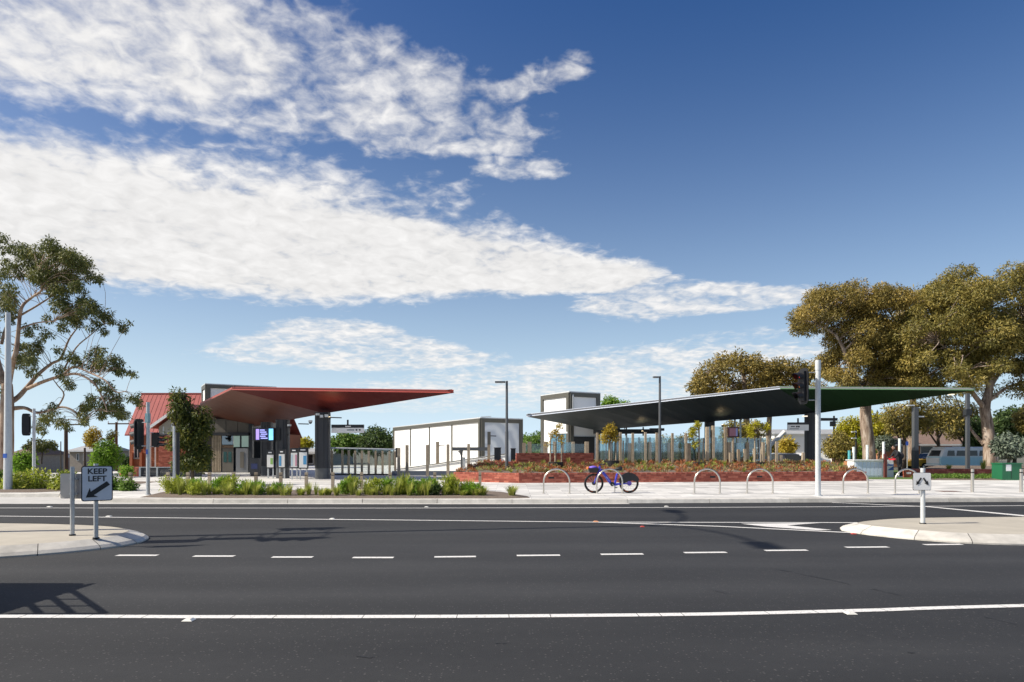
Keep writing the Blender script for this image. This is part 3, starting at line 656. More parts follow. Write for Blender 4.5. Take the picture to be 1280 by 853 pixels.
# ------------------------------------------------------------------ folded-plate station canopies
def canopy(name, label, base, faces, outline, fascia_mats, th=.14):
    """faces: (corner list of 3 or 4 underside points, panels across, material); outline: rim points with fascia material per edge"""
    root = thing(name, base, label, 'canopy')
    up = Vector((0, 0, th))
    for pts, npan, m in faces:
        q = [Vector(p) for p in pts]
        a, bb, c, dd = (q if len(q) == 4 else [q[0], q[1], q[1], q[2]])
        for i in range(npan):
            g = .004; s0, s1 = i / npan, (i + 1) / npan
            P = [a.lerp(bb, s0), a.lerp(bb, s1), dd.lerp(c, s1), dd.lerp(c, s0)]
            P = [P[0].lerp(P[1], g), P[1].lerp(P[0], g), P[2].lerp(P[3], g), P[3].lerp(P[2], g)]
            if (P[2] - P[1]).length < .02: P = [P[0], P[1], P[3]]
            mb = MB(); mb.slab(P, (0, 0, .04), tint=random.random()); mb.build('soffit_panel', MATS[m], root)
        mb = MB()
        for i in range(npan):
            s0, s1 = i / npan, (i + 1) / npan; P = [a.lerp(bb, s0), a.lerp(bb, s1), dd.lerp(c, s1), dd.lerp(c, s0)]
            if (P[2] - P[1]).length < .02: P = [P[0], P[1], P[3]]
            mb.slab([p + Vector((0, 0, .045)) for p in P], (0, 0, th - .05))
        mb.build('roof_plate', MATS[fascia_mats[-1]], root)
    n = len(outline)
    for i in range(n):
        a, bb = Vector(outline[i]), Vector(outline[(i + 1) % n]); m = fascia_mats[i]
        if m is None: continue
        d = (bb - a).normalized(); o = Vector((d.y, -d.x, 0)).normalized() * .03
        h = Vector((0, 0, th + .02)); lean = -o * 3.0
        MB().add([a + o, bb + o, bb + h + lean, a + h + lean, bb + h + lean * 2.2, a + h + lean * 2.2, bb + lean * .2, a + lean * .2], [(0, 1, 2, 3), (3, 2, 4, 5), (1, 0, 7, 6)]).build('fascia', MATS[m], root)
    return root
def column(root, px, Y, y_top, w, z0=.13, depth=None, m='charcoal'):
    x = XX(px, Y); r = w / 2; zt = ZZ(y_top, Y); b = MB()
    k = 10; ring = [(x + r * math.copysign(abs(math.cos(a)) ** .55, math.cos(a)), Y + (depth or w) / 2 * math.copysign(abs(math.sin(a)) ** .55, math.sin(a))) for a in [2 * math.pi * (i + .5) / 20 for i in range(20)]]
    b.prism(ring, z0 + .55, zt); o = b.build('column', MATS[m], root)
    MB().prism([(x + (p[0] - x) * .97, Y + (p[1] - Y) * .97) for p in ring], z0, z0 + .56).build('column_base', MATS['lamp_grey'], root)
    for s in (-1, 1): MB().bx(x + s * r * .45 - .012, x + s * r * .45 + .012, Y - (depth or w) / 2 - .012, Y - (depth or w) / 2 + .02, z0 + .6, zt).build('cover_strip', MATS['dark_steel'], root)
    return o

P1, P2, P3, P4, P5, P6, P7 = V(290, 487.6, 31), V(567, 491.4, 31), V(406, 517, 33.6), V(305, 536, 45), V(250, 506.5, 38), V(257, 526, 50), V(392, 513.5, 36.5)
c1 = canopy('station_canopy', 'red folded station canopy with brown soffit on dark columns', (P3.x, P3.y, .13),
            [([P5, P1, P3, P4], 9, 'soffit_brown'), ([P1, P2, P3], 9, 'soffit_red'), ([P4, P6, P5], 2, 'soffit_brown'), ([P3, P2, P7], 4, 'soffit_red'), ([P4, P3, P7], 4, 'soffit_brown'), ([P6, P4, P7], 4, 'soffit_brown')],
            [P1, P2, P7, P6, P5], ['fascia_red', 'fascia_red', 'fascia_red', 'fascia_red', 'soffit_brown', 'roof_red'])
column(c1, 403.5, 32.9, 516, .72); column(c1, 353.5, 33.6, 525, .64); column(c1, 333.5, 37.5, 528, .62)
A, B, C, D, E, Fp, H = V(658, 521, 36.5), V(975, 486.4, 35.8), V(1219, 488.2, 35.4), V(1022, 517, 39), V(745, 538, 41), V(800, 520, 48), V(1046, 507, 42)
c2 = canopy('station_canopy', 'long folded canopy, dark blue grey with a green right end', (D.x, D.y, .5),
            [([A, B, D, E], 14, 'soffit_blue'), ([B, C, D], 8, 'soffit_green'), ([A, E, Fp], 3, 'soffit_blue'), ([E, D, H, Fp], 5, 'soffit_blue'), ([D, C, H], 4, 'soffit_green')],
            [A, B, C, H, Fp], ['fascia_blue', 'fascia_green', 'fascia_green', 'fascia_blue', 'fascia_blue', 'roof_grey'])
column(c2, 1014, 38.9, 516.5, .68, .13); column(c2, 771.5, 42, 534, .36, .13); column(c2, 887, 40.6, 527, .58, .13)
# roof-edge beams, brackets and luminaires under the canopies
mat('lamp_glow', (1, .8, .5), .4, emis=((1, .78, .45), 9.0))
def uplight(root, x, y, Y, drop, e):
    p = V(x, y, Y) - Vector((0, 0, drop)); fx = MB().cyl((p.x, p.y), .06, p.z - .12, p.z, 10).build('uplight', MATS['dark_steel'], root)
    MB().cyl((p.x, p.y), .045, p.z + .002, p.z + .006, 10).build('lens', MATS['lamp_glow'], fx)
    ld = bpy.data.lights.new('uplight_lamp', 'SPOT'); ld.energy = e; ld.color = (1, .75, .42); ld.spot_size = R(110); ld.spot_blend = .9; ld.shadow_soft_size = .05
    lo = bpy.data.objects.new('uplight_lamp', ld); COL.objects.link(lo); lo.parent = root; lo.location = p + Vector((0, 0, .03)) - origin(root); lo.rotation_euler = (R(180), 0, 0)
uplight(c1, 412, 510, 31.6, .45, 22); uplight(c2, 803, 534, 39.3, .25, 16); uplight(c2, 903, 526, 38.6, .25, 16)
def bracket(root, pts, r=.03, m='dark_steel'): return MB().tube([V(*p) for p in pts], r, 6).build('bracket', MATS[m], root)
bracket(c1, [(411, 522, 32.5), (427, 522.5, 32.5)]); bracket(c1, [(373, 530, 33), (386, 530.3, 33)]); bracket(c1, [(361, 543.5, 33.5), (340, 543.5, 33.5)], .06)
def camera_dome(root, x, y, Y):
    p = V(x, y, Y); o = MB().cyl((p.x, p.y), .10, p.z, p.z + .10, 12).build('camera_housing', MATS['galv_white'], root)
    MB().ball((p.x, p.y, p.z), (.085, .085, .09), 10, 6).build('camera_dome', MATS['black_plastic'], o)
for x, y, Y in ((388, 528, 32.6), (361.5, 533, 33.2), (397, 519.5, 32.3)): camera_dome(c1, x, y, Y)
for x, y, Y in ((402, 520.5, 32.4), (408, 520, 32.4)): MB().box(V(x, y, Y), (.16, .22, .13), .2).build('floodlight', MATS['galv_white'], c1)
MB().box((V(748, 538, 42).x + 1.9, 42.2, ZZ(539.5, 42)), (4.4, .3, .30)).build('beam', MATS['dark_steel'], c2)
MB().box((V(822, 540, 40).x, 40.2, ZZ(537, 40)), (.9, .2, .16)).build('beam', MATS['dark_steel'], c2)
MB().tube([V(804, 545, 39.6), V(804, 534, 39.6)], .045, 8).build('light_post', MATS['dark_steel'], c2)
MB().box(V(1034, 524.5, 38.4), (1.1, .3, .16)).build('sign_arm', MATS['dark_steel'], c2)
MB().box(V(1041, 530, 38.4), (.22, .3, .3)).build('speaker', MATS['black_plastic'], c2)
for x, y, Y in ((1006, 520.5, 38.0), (1189, 493.4, 36.2)):
    p = V(x, y, Y); MB().disc(p, (0, 0, 1), .16, .05, 14).build('downlight', MATS['lamp_glow'] if False else mat('diffuser', (.8, .72, .6), .4, emis=((1, .85, .65), .9)), c2)

# station signs hung from the columns
def text_mesh(body, size, mat_, parent, M, name='lettering', bold=.012, align='CENTER'):
    cu = bpy.data.curves.new(name, 'FONT'); cu.body = body; cu.size = size; cu.align_x = align; cu.align_y = 'CENTER'; cu.extrude = .0008; cu.offset = bold * size; cu.resolution_u = 3
    to = bpy.data.objects.new(name, cu); COL.objects.link(to); dg = bpy.context.evaluated_depsgraph_get()
    me = bpy.data.meshes.new_from_object(to.evaluated_get(dg)); bpy.data.objects.remove(to); me.materials.clear(); me.materials.append(mat_)
    ob = bpy.data.objects.new(name, me); COL.objects.link(ob); ob.parent = parent; ob.matrix_local = M; return ob
def sign_plate(name, label, x0, x1, y0, ym, y1, Y, blocks):
    a, c = V(x0, y1, Y), V(x1, y0, Y); zm = ZZ(ym, Y); root = thing(name, ((a.x + c.x) / 2, Y, a.z), label, 'sign')
    if ym > y0: MB().bx(a.x, c.x, Y - .06, Y + .06, zm, c.z).build('header_panel', MATS['dark_steel'], root)
    p = MB().bx(a.x, c.x, Y - .055, Y + .055, a.z, zm - .003).build('white_panel', MATS['white_paint'], root)
    for bx0, bx1, by0, by1, m in blocks:
        q, r = V(bx0, by1, Y), V(bx1, by0, Y); MB().bx(q.x, r.x, Y - .066, Y - .055, q.z, r.z).build('pictogram' if m != 'white_paint' else 'legend', MATS[m], root)
    MB().bx((a.x + c.x) / 2 - .04, (a.x + c.x) / 2 + .04, Y - .03, Y + .03, c.z, c.z + .25).build('hanger', MATS['dark_steel'], root)
    return root
sign_plate('station_sign', 'white and charcoal station sign hung beside the red canopy column', 414.5, 455, 531, 535, 541.4, 32.9,
           [(445, 447, 536.8, 538.6, 'black_plastic'), (449, 451, 536.8, 538.6, 'black_plastic'), (434, 443, 537.3, 538.3, 'charcoal'), (432, 439, 532.6, 533.8, 'white_paint')])
sign_plate('station_sign', 'small white station sign hung beside the column of the green canopy', 984.5, 1010.5, 528.2, 531, 538.4, 38.4,
           [(994.5, 996.5, 532.6, 534.4, 'black_plastic'), (997, 999, 532.6, 534.4, 'black_plastic'), (988, 993, 533, 534, 'charcoal'), (987, 998, 536, 536.6, 'charcoal')])
# departure screen between the left columns, and one in the right fence
mat('screen_text', (.4, .4, .9), .4, emis=((.42, .45, 1.0), .9)); mat('screen_cyan', (.2, .6, .9), .4, emis=((.2, .55, .95), 1.0)); mat('screen_violet', (.3, .2, .6), .4, emis=((.34, .26, .75), .9))
t = thing('departure_screen', V(330, 552, 33.2), 'black double departure screen glowing blue under the red canopy', 'screen')
a, c = V(317, 551.5, 33.2), V(343.5, 535, 33.2)
MB().bx(a.x, c.x, 33.1, 33.6, a.z, c.z).build('housing', MATS['black_plastic'], t)
MB().bx(c.x + .01, c.x + .26, 33.2, 33.5, a.z + .03, c.z - .03).build('side_housing', MATS['black_plastic'], t)
MB().bx(V(321, 0, 33.2).x, V(336, 0, 33.2).x, 33.09, 33.1, a.z + .06, c.z - .06).build('panel', MATS['screen'], t)
MB().bx(V(321, 0, 33.2).x, V(325, 0, 33.2).x, 33.084, 33.09, a.z + .07, c.z - .07).build('panel_strip', MATS['screen_violet'], t)
MB().bx(V(337, 0, 33.2).x, V(342.4, 0, 33.2).x, 33.09, 33.1, a.z + .05, c.z - .05).build('panel', MATS['screen_cyan'], t)
for i, (x0, x1) in enumerate(((326, 332), (326, 334), (327, 335), (326, 333), (327, 335.5))):
    z = c.z - .12 - i * .105; MB().bx(V(x0, 0, 33.2).x, V(x1, 0, 33.2).x, 33.083, 33.09, z - .022, z + .022).build('text_row', MATS['screen_text'], t)
MB().tube([V(331, 535, 33.4), V(331, 529, 33.4)], .05, 8).build('hanger', MATS['dark_steel'], t)
t = thing('display_screen', V(916, 552, 35.2), 'dark framed display screen on a post beside the tall glass panels', 'screen')
a, c = V(909.5, 547, 35.2), V(922.5, 534, 35.2); mat('screen_dim', (.10, .05, .07), .25, emis=((.16, .08, .12), .35)); mat('screen_dim2', (.08, .09, .16), .25, emis=((.12, .14, .3), .4))
MB().bx(a.x, c.x, 35.1, 35.25, a.z, c.z).build('housing', mat('maroon', (.05, .018, .02), .5), t)
MB().bx(a.x + .07, c.x - .16, 35.085, 35.1, a.z + .07, c.z - .07).build('panel', MATS['screen_dim'], t); MB().bx(c.x - .155, c.x - .06, 35.085, 35.1, a.z + .07, c.z - .07).build('panel', MATS['screen_dim2'], t)
MB().bx((a.x + c.x) / 2 - .05, (a.x + c.x) / 2 + .05, 35.12, 35.22, .6, a.z).build('post', MATS['timber'], t)

# poster stands under the red canopy
mat('poster_white', (.72, .72, .70), .4); mat('poster_blue', (.08, .28, .50), .4); mat('poster_pale', (.45, .60, .68), .4); mat('poster_pink', (.55, .22, .32), .4); mat('poster_green', (.25, .45, .12), .4)
def poster(x0, x1, y0, y1, Y, label, cols):
    a, c = V(x0, y1, Y), V(x1, y0, Y); root = thing('poster_stand', ((a.x + c.x) / 2, Y, .13), label, 'notice board', 'notice boards under the red canopy')
    MB().bx(a.x, c.x, Y - .06, Y + .06, a.z, c.z).build('frame', MATS['dark_steel'], root)
    w = (c.x - a.x - .08) / len(cols)
    sh = MB().bx(a.x + .035, c.x - .035, Y - .068, Y - .06, a.z + .06, c.z - .24).build('sheet', MATS['poster_white'], root)
    for i, col in enumerate(cols):
        if col: MB().bx(a.x + .05 + i * w, a.x + .05 + (i + 1) * w - .03, Y - .074, Y - .068, a.z + .12 + .1 * (i % 2), c.z - .33 - .08 * (i % 2)).build('print', MATS[col], sh)
    MB().bx(a.x + .10, c.x - .12, Y - .064, Y - .06, c.z - .15, c.z - .09).build('heading', MATS['white_paint'], root)
    for s in (a.x + .07, c.x - .07): MB().bx(s - .03, s + .03, Y - .03, Y + .03, .13, a.z).build('leg', MATS['galv'], root)
poster(333.5, 343.2, 563, 585.8, 33.4, 'narrow notice board with a pale sheet, leftmost under the canopy', [None, 'poster_green'])
poster(348.2, 357.2, 562, 585.6, 33.0, 'notice board with a blue striped sheet, second under the canopy', ['poster_blue', None])
poster(363.3, 373.0, 560.3, 585.6, 32.2, 'notice board with a pink and white sheet, third under the canopy', ['poster_pale', None, 'poster_pink'])
poster(373.6, 385.2, 559.6, 586.2, 32.0, 'widest notice board with a blue map, nearest the thick column', [None, 'poster_blue'])

# ------------------------------------------------------------------ lift towers and the white ventilation box
def face_pts(corner, d, L): return corner, corner + Vector((d[0], d[1], 0)).normalized() * L
def boxed_tower(name, label, corner, dl, Ll, dr, Lr, z0, z1, cat, npl=1, npr=1, frame=.28, right_mat='white_wall', crown=None):
    root = thing(name, (corner.x, corner.y, z0), label, cat)
    dl, dr = Vector((*dl, 0)).normalized(), Vector((*dr, 0)).normalized(); nl, nr = Vector((dl.y, -dl.x, 0)), Vector((dr.y, -dr.x, 0))
    c0 = Vector((corner.x, corner.y, 0)); far = c0 + dl * Ll + dr * Lr
    if nl.dot(c0 + dl * Ll / 2 - (c0 + far) / 2) < 0: nl = -nl
    if nr.dot(c0 + dr * Lr / 2 - (c0 + far) / 2) < 0: nr = -nr
    core = [c0 - nl * .06 - nr * .06, c0 + dr * Lr - nr * .06 + nl * -.0, far, c0 + dl * Ll - nl * .06]
    MB().prism([p[:2] for p in core][::1], z0, z1 - .02).build('core', MATS['white_wall'], root)
    for (d, L, nn, npn, pm) in ((dl, Ll, nl, npl, 'white_wall'), (dr, Lr, nr, npr, right_mat)):
        w = (L - 2 * frame) / npn; rz = math.atan2(d.y, d.x)
        for i in range(npn):
            c = c0 + d * (frame + w * (i + .5)) - nn * .03
            MB().box((c.x, c.y, (z0 + z1 - frame) / 2), (w - .03, .06, z1 - frame - z0), rz).build('wall_panel', MATS[pm], root)
            if i:
                c = c0 + d * (frame + w * i) + nn * .015; MB().box((c.x, c.y, (z0 + z1 - frame) / 2), (.16, .09, z1 - frame - z0), rz).build('mullion', MATS['bronze_frame'], root)
        for s in (frame / 2, L - frame / 2):
            c = c0 + d * s + nn * .02; MB().box((c.x, c.y, (z0 + z1) / 2), (frame, .14, z1 - z0), rz).build('frame_post', MATS['bronze_frame'], root)
        c = c0 + d * L / 2 + nn * .02; MB().box((c.x, c.y, z1 - frame / 2), (L - 2 * frame - .004, .138, frame), rz).build('frame_head', MATS['bronze_frame'], root)
    cen = (c0 + far) / 2; MB().prism([((p - cen) * 1.0 + cen)[:2] for p in (c0 + nl * .1 + nr * .1, c0 + dr * Lr + nr * .1 - nl * 0, far, c0 + dl * Ll + nl * .1)], z1, z1 + .07).build('coping', MATS['galv_white'], root)
    return root, dl, dr, nl, nr
def mural_mat():
    mt = bpy.data.materials.new('mural'); mt.use_nodes = True; nt = mt.node_tree; b = nt.nodes['Principled BSDF']; L = nt.links
    tc = nt.nodes.new('ShaderNodeTexCoord'); wv = nt.nodes.new('ShaderNodeTexWave'); wv.wave_type = 'RINGS'; wv.inputs['Scale'].default_value = .38; wv.inputs['Distortion'].default_value = 11; wv.inputs['Detail'].default_value = 3; wv.inputs['Detail Scale'].default_value = .7
    mp = nt.nodes.new('ShaderNodeMapping'); mp.inputs['Location'].default_value = (1.5, 0, -2.0); L.new(tc.outputs['Object'], mp.inputs[0]); L.new(mp.outputs[0], wv.inputs[0])
    rp = nt.nodes.new('ShaderNodeValToRGB'); e = rp.color_ramp.elements; e[0].color = (.56, .61, .67, 1); e[0].position = .2; e[1].color = (.82, .85, .87, 1); e[1].position = .95
    L.new(wv.outputs[0], rp.inputs[0]); L.new(rp.outputs[0], b.inputs['Base Color']); b.inputs['Roughness'].default_value = .6; MATS['mural'] = mt
mural_mat()
cb = V(601, 523, 45)
vent, *_ = boxed_tower('ventilation_building', 'long white panelled box building with a grey mural on its end', Vector((cb.x, cb.y, 0)), (-.509, 1), 21.2, (1.375, 1), 3.65, -.3, 3.85, 'building', npl=4, npr=1, right_mat='mural')
MB().tube([V(601, 521.5, 45.5), V(614, 520.6, 45.5)], .03, 6).build('roof_rail', MATS['galv'], vent)
ct = V(712, 490.6, 42)
tow, dl, dr, nl, nr = boxed_tower('lift_tower', 'white lift tower with bronze frame rising behind the blue canopy', Vector((ct.x, ct.y, 0)), (-.5775, 1), 3.4, (1.775, 1), 2.45, .13, 5.4, 'tower')
c0 = Vector((ct.x, ct.y, 0))
for k in range(2):      # glazed lift doors and transoms on the lit side, under the canopy
    c = c0 + dl * (.75 + .95 * k) + nl * .03; MB().box((c.x, c.y, 1.45), (.86, .05, 2.5), math.atan2(dl.y, dl.x)).build('glazing', mat('lift_glass', (.10, .22, .30), .12, spec=.9), tow)
    MB().box((c.x + nl.x * .03, c.y + nl.y * .03, 1.55), (.9, .05, .07), math.atan2(dl.y, dl.x)).build('transom', MATS['beige_wall'], tow)
c = c0 + dl * 1.25 + nl * .04; MB().box((c.x, c.y, 2.76), (2.3, .14, .12), math.atan2(dl.y, dl.x)).build('door_head', MATS['galv_white'], tow)
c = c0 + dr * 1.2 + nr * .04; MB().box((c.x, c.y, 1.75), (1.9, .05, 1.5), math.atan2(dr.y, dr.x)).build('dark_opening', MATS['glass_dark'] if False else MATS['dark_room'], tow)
c = c0 + dr * .18 + nr * .14; MB().cyl((c.x, c.y), .05, 3.5, 5.25, 8).build('downpipe', MATS['galv'], tow)
c3 = V(266, 481, 50)
tw2, *_ = boxed_tower('lift_tower', 'white framed lift tower showing above the left end of the red canopy', Vector((V(258, 483, 50).x, 50, 0)), (-.62, 1), 2.6, (1.7, 1), 5.2, .13, 6.75, 'tower')

# station building under the red canopy
t = thing('station_building', V(283, 600, 42), 'beige station office with glazed front under the red canopy', 'building')
x0, x1 = XX(249, 42), XX(311, 42); Yb = 42.0
MB().bx(x0 - .3, x1, Yb + .1, Yb + 5, ZZ(541, Yb), ZZ(524, Yb)).build('upper_wall', MATS['office_wall_shaded'], t)
for k in range(4): MB().bx(x0 + .2 + k * .78, x0 + .93 + k * .78, Yb + .06, Yb + .1, ZZ(540.8, Yb), ZZ(526, Yb)).build('cladding_panel', MATS['office_wall_shaded'], t)
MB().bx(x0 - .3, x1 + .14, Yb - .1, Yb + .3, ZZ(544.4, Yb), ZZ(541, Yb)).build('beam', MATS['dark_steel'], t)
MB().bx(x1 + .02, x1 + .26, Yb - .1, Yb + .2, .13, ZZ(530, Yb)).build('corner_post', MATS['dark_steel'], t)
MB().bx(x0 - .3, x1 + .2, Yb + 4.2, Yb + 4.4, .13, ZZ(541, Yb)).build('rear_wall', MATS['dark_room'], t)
MB().bx(x0 - .3, x0 - .1, Yb + .3, Yb + 4.2, .13, ZZ(541, Yb)).build('side_wall', MATS['office_wall_shaded'], t)
g0 = XX(276.5, Yb)
for k in range(6):
    x = XX(264 + k * 1.9, Yb); MB().bx(x, x + .06, Yb + .1, Yb + .22, .13, ZZ(544.6, Yb)).build('batten', MATS['timber'], t)
w = MB().bx(g0, XX(290.5, Yb), Yb + .12, Yb + .16, ZZ(556, Yb), ZZ(545, Yb)).build('window', MATS['glass_dark'], t)
w = MB().bx(XX(291, Yb), XX(309.6, Yb), Yb + .12, Yb + .16, ZZ(559, Yb), ZZ(545, Yb)).build('window', mat('lit_glass', (.30, .40, .34), .2, emis=((.30, .42, .36), .25)), t)
MB().bx(XX(299, Yb), XX(301, Yb), Yb + .10, Yb + .12, ZZ(559, Yb), ZZ(545, Yb)).build('mullion', MATS['dark_steel'], w)
MB().bx(g0 + .02, XX(290.5, Yb), Yb + .11, Yb + .2, ZZ(560, Yb), ZZ(556.8, Yb)).build('transom_panel', MATS['timber_dark'], t)
dr_ = MB().bx(g0 + .02, XX(290.5, Yb), Yb + .11, Yb + .17, .13, ZZ(560.4, Yb)).build('door', MATS['office_wall_shaded'], t)
for xx in (278.5, 284.5): MB().bx(XX(xx, Yb), XX(xx + 4, Yb), Yb + .095, Yb + .11, ZZ(578, Yb), ZZ(565, Yb)).build('door_glass', MATS['glass_dark'] if False else mat('teal_glass', (.03, .09, .085), .12), dr_)
MB().bx(XX(295, Yb), XX(310, Yb), Yb - .02, Yb + .11, ZZ(593.5, Yb), ZZ(560.6, Yb)).build('grey_panel', mat('panel_grey', (.20, .205, .215), .45, var=.06, scale=2), t)
MB().bx(XX(300.5, Yb), XX(305, Yb), Yb - .05, Yb - .02, ZZ(585, Yb), ZZ(565, Yb)).build('notice', MATS['office_wall_shaded'], t)
MB().bx(XX(261, Yb), XX(310.2, Yb), Yb + .0, Yb + .2, .132, ZZ(594, Yb)).build('plinth', MATS['dark_steel'], t)
MB().disc(V(259, 539.2, 40.5), (0, 0, 1), .14, .05, 12).build('downlight', MATS['diffuser'], t)
# ticket machines and odd furniture between the columns
def machine(x, w, y0, Y, label, m):
    r_ = thing('ticket_machine', (XX(x, Y), Y, .13), label, 'ticket machine'); zt = ZZ(y0, Y)
    MB().box((XX(x, Y), Y, (.25 + zt) / 2), (w, .35, zt - .25)).build('cabinet', MATS[m], r_); MB().box((XX(x, Y), Y, .19), (w * .9, .3, .12)).build('plinth', MATS['dark_steel'], r_)
    MB().box((XX(x, Y), Y - .18, zt - .45), (w * .7, .02, .3)).build('display', MATS['screen'], r_)
machine(319.5, .50, 573, 36, 'grey ticket machine left of the notice boards', 'charcoal'); machine(347, .36, 572, 38, 'slim dark ticket machine behind the notice boards', 'charcoal')
for x, Y in ((329.5, 31.0), (337, 31.4), (343, 32.5), (351, 31.0), (364, 31.5), (371, 31.3), (376, 31.0)):
    MB().cyl((0, 0), .055, 0, .80, 10).build('steel_bollard', MATS['stainless'], loc=(XX(x, Y), Y, .13))
for o in [o for o in COL.objects if o.name.startswith('steel_bollard')]: tag(o, 'slim steel bollard among the notice boards under the red canopy', 'bollard', 'slim bollards under the red canopy')

# ------------------------------------------------------------------ fences of timber posts and glass
def post_at(root, x, y0, y1, Y, w, m='timber', dp=None):
    X = XX(x, Y); return MB().box((X, Y, (ZZ(y0, Y) + ZZ(y1, Y)) / 2), (w, dp or w, ZZ(y0, Y) - ZZ(y1, Y)), tint=random.random()).build('post', MATS[m], root)
f1 = thing('glass_fence', V(455, 598, 38.5), 'glass fence with close dark brown posts right of the thick column', 'fence')
xs = [415, 428, 436, 444, 452.4, 461, 469.6, 478.2, 487, 494]
for i, x in enumerate(xs): post_at(f1, x, 563.3 + .1 * i, 594.5, 38.5 - .12 * i, .115, 'timber', .12)
for i in range(len(xs) - 1):
    Y = 38.5 - .12 * i; a, c = V(xs[i] + 1, 592, Y), V(xs[i + 1] - 1, 561.5, Y); MB().bx(a.x, c.x, Y - .01, Y + .01, a.z, c.z).build('glass_panel', MATS['glass_clear'], f1)
a, c = V(412, 600, 38), V(497, 592.3, 38); MB().bx(a.x, c.x, 37.6, 37.9, .1, c.z).build('kick_plate', MATS['dark_steel'], f1)
MB().tube([V(414, 560.3, 39), V(497, 562.3, 39)], .06, 6).build('top_rail', MATS['galv'], f1)
f2 = thing('post_row', V(545, 600, 36), 'row of tall weathered timber posts in front of the white building', 'fence')
for x, y0, y1 in ((498.5, 560, 596), (508.8, 556.5, 598), (534.3, 556.2, 598), (560, 555.6, 598), (585.8, 555, 590), (611, 551, 586)): post_at(f2, x, y0, y1, 36, .155)
MB().bx(XX(490, 37), XX(572, 37), 37.0, 37.2, .1, ZZ(589, 37)).build('low_wall', mat('shaded_wall', (.10, .12, .16), .7, var=.1, scale=3), f2)  # dark blue tone puts the wall's shade into its colour
post_at(f2, 495.8, 560, 572, 36.2, .10, 'dark_steel')
# ramp wall in front of the white building
t = thing('ramp_wall', V(560, 588, 42), 'white ramp wall rising to the right before the box building', 'wall')
a, bq = V(494, 590, 43), V(632, 590, 39.5)
MB().slab([Vector((a.x, a.y, -.3)), Vector((bq.x, bq.y, -.3)), V(632, 568.6, 39.5), V(494, 588.2, 43)], (.1, .2, 0)).build('panel', MATS['white_wall'], t)
MB().tube([V(494, 587.4, 42.9), V(632, 567.6, 39.4)], .045, 6).build('handrail', MATS['lamp_grey'], t)
def short_post(x, y0, y1, Y, label, arm=True):
    r_ = thing('light_post', (XX(x, Y), Y, ZZ(y1, Y)), label, 'light post'); X = XX(x, Y)
    MB().bx(X - .09, X + .09, Y - .09, Y + .09, ZZ(y1, Y), ZZ(y0, Y)).build('post', MATS['timber'] if y0 > 545 else MATS['bronze_frame'], r_)
    if arm: MB().tube([V(x, y0 + 5, Y), V(x + 9, y0 + 5.3, Y)], .028, 6).build('arm', MATS['dark_steel'], r_)
short_post(547, 552.4, 580, 38.5, 'short grey light post before the white wall, small arm to the right'); short_post(611.3, 540, 556, 36.0, 'dark light post head on the timber post beside the mural')
t = thing('platform_shelter', V(577, 588, 39), 'grey platform shelter beam on a flared single column', 'shelter')
a, c = V(566, 563.6, 39), V(612, 559.3, 39); MB().bx(a.x, c.x, 38.8, 39.6, a.z, c.z).build('roof_beam', MATS['lamp_grey'], t)
MB().tube([V(577, 589, 39.2), V(577, 570, 39.2), V(576.5, 566, 39.2), V(575.5, 563.4, 39.2)], [.055, .055, .1, .19], 8).build('column', MATS['lamp_grey'], t)
MB().box(V(580, 580, 39.4), (.16, .2, .8)).build('box', MATS['galv_white'], t)
def cabinet(x, w, y0, y1, Y, label):
    r_ = thing('equipment_cabinet', (XX(x, Y), Y, ZZ(y1, Y)), label, 'cabinet'); MB().box((XX(x, Y), Y, (ZZ(y0, Y) + ZZ(y1, Y)) / 2), (w, .4, ZZ(y0, Y) - ZZ(y1, Y))).build('body', MATS['charcoal'], r_)
    MB().box((XX(x, Y), Y, ZZ(y0, Y) + .02), (w + .05, .45, .04)).build('lid', MATS['dark_steel'], r_)
    for s in range(3): MB().box((XX(x, Y) - w / 3 + s * w / 3, Y - .205, (ZZ(y0, Y) + ZZ(y1, Y)) / 2), (.02, .02, (ZZ(y0, Y) - ZZ(y1, Y)) * .9)).build('rib', MATS['dark_steel'], r_)
cabinet(622, .36, 560.5, 580, 35.5, 'dark ribbed cabinet left of the grey lamp post'); cabinet(641.5, .26, 561.5, 580, 36.5, 'narrow dark ribbed cabinet right of the grey lamp post')

f3 = thing('glass_fence', V(870, 580, 34.4), 'long fence of weathered timber posts and blue glass along the planted bed', 'fence')
def fence_run(xs, y0, y1, Yf, w, m, gy0, gm, pn=True):
    for x in xs:
        if pn: post_at(f3, x, y0 + random.uniform(-1, 1), y1, Yf(x), w * random.uniform(.9, 1.1), m)
    for a, b_ in zip(xs[:-1], xs[1:]):
        Y = Yf((a + b_) / 2) + .12; p, q = V(a, y1 + 1, Y), V(b_, gy0, Y); MB().bx(p.x + .03, q.x - .03, Y - .01, Y + .01, p.z, q.z).build('glass_panel', MATS[gm], f3)
fence_run([746.5, 775.5, 791, 806.8, 821, 840.5, 857.5], 541, 579, lambda x: 34.1 + (x - 742) * .003, .12, 'timber', 544, 'glass_clear')
fence_run([884, 891.5, 906.5], 533.2, 578, lambda x: 34.7, .14, 'timber', 533.5, 'glass')
fence_run([762.5, 787, 812, 836.5, 861, 886, 911, 934], 553.5, 578, lambda x: 37.0 + (x - 742) * .004, .19, 'timber', 554, 'glass')
fence_run([744 + 13.7 * q for q in range(17)], 547, 578, lambda x: 38.4 + (x - 742) * .004, .075, 'galv', 547.5, 'glass')
fence_run([693, 703, 716.5], 552, 570, lambda x: 36.5, .16, 'timber', 553, 'glass')
fence_run([655, 662, 682, 733.5], 553.2, 571, lambda x: 35.5, .2, 'timber', 555, 'glass_clear')
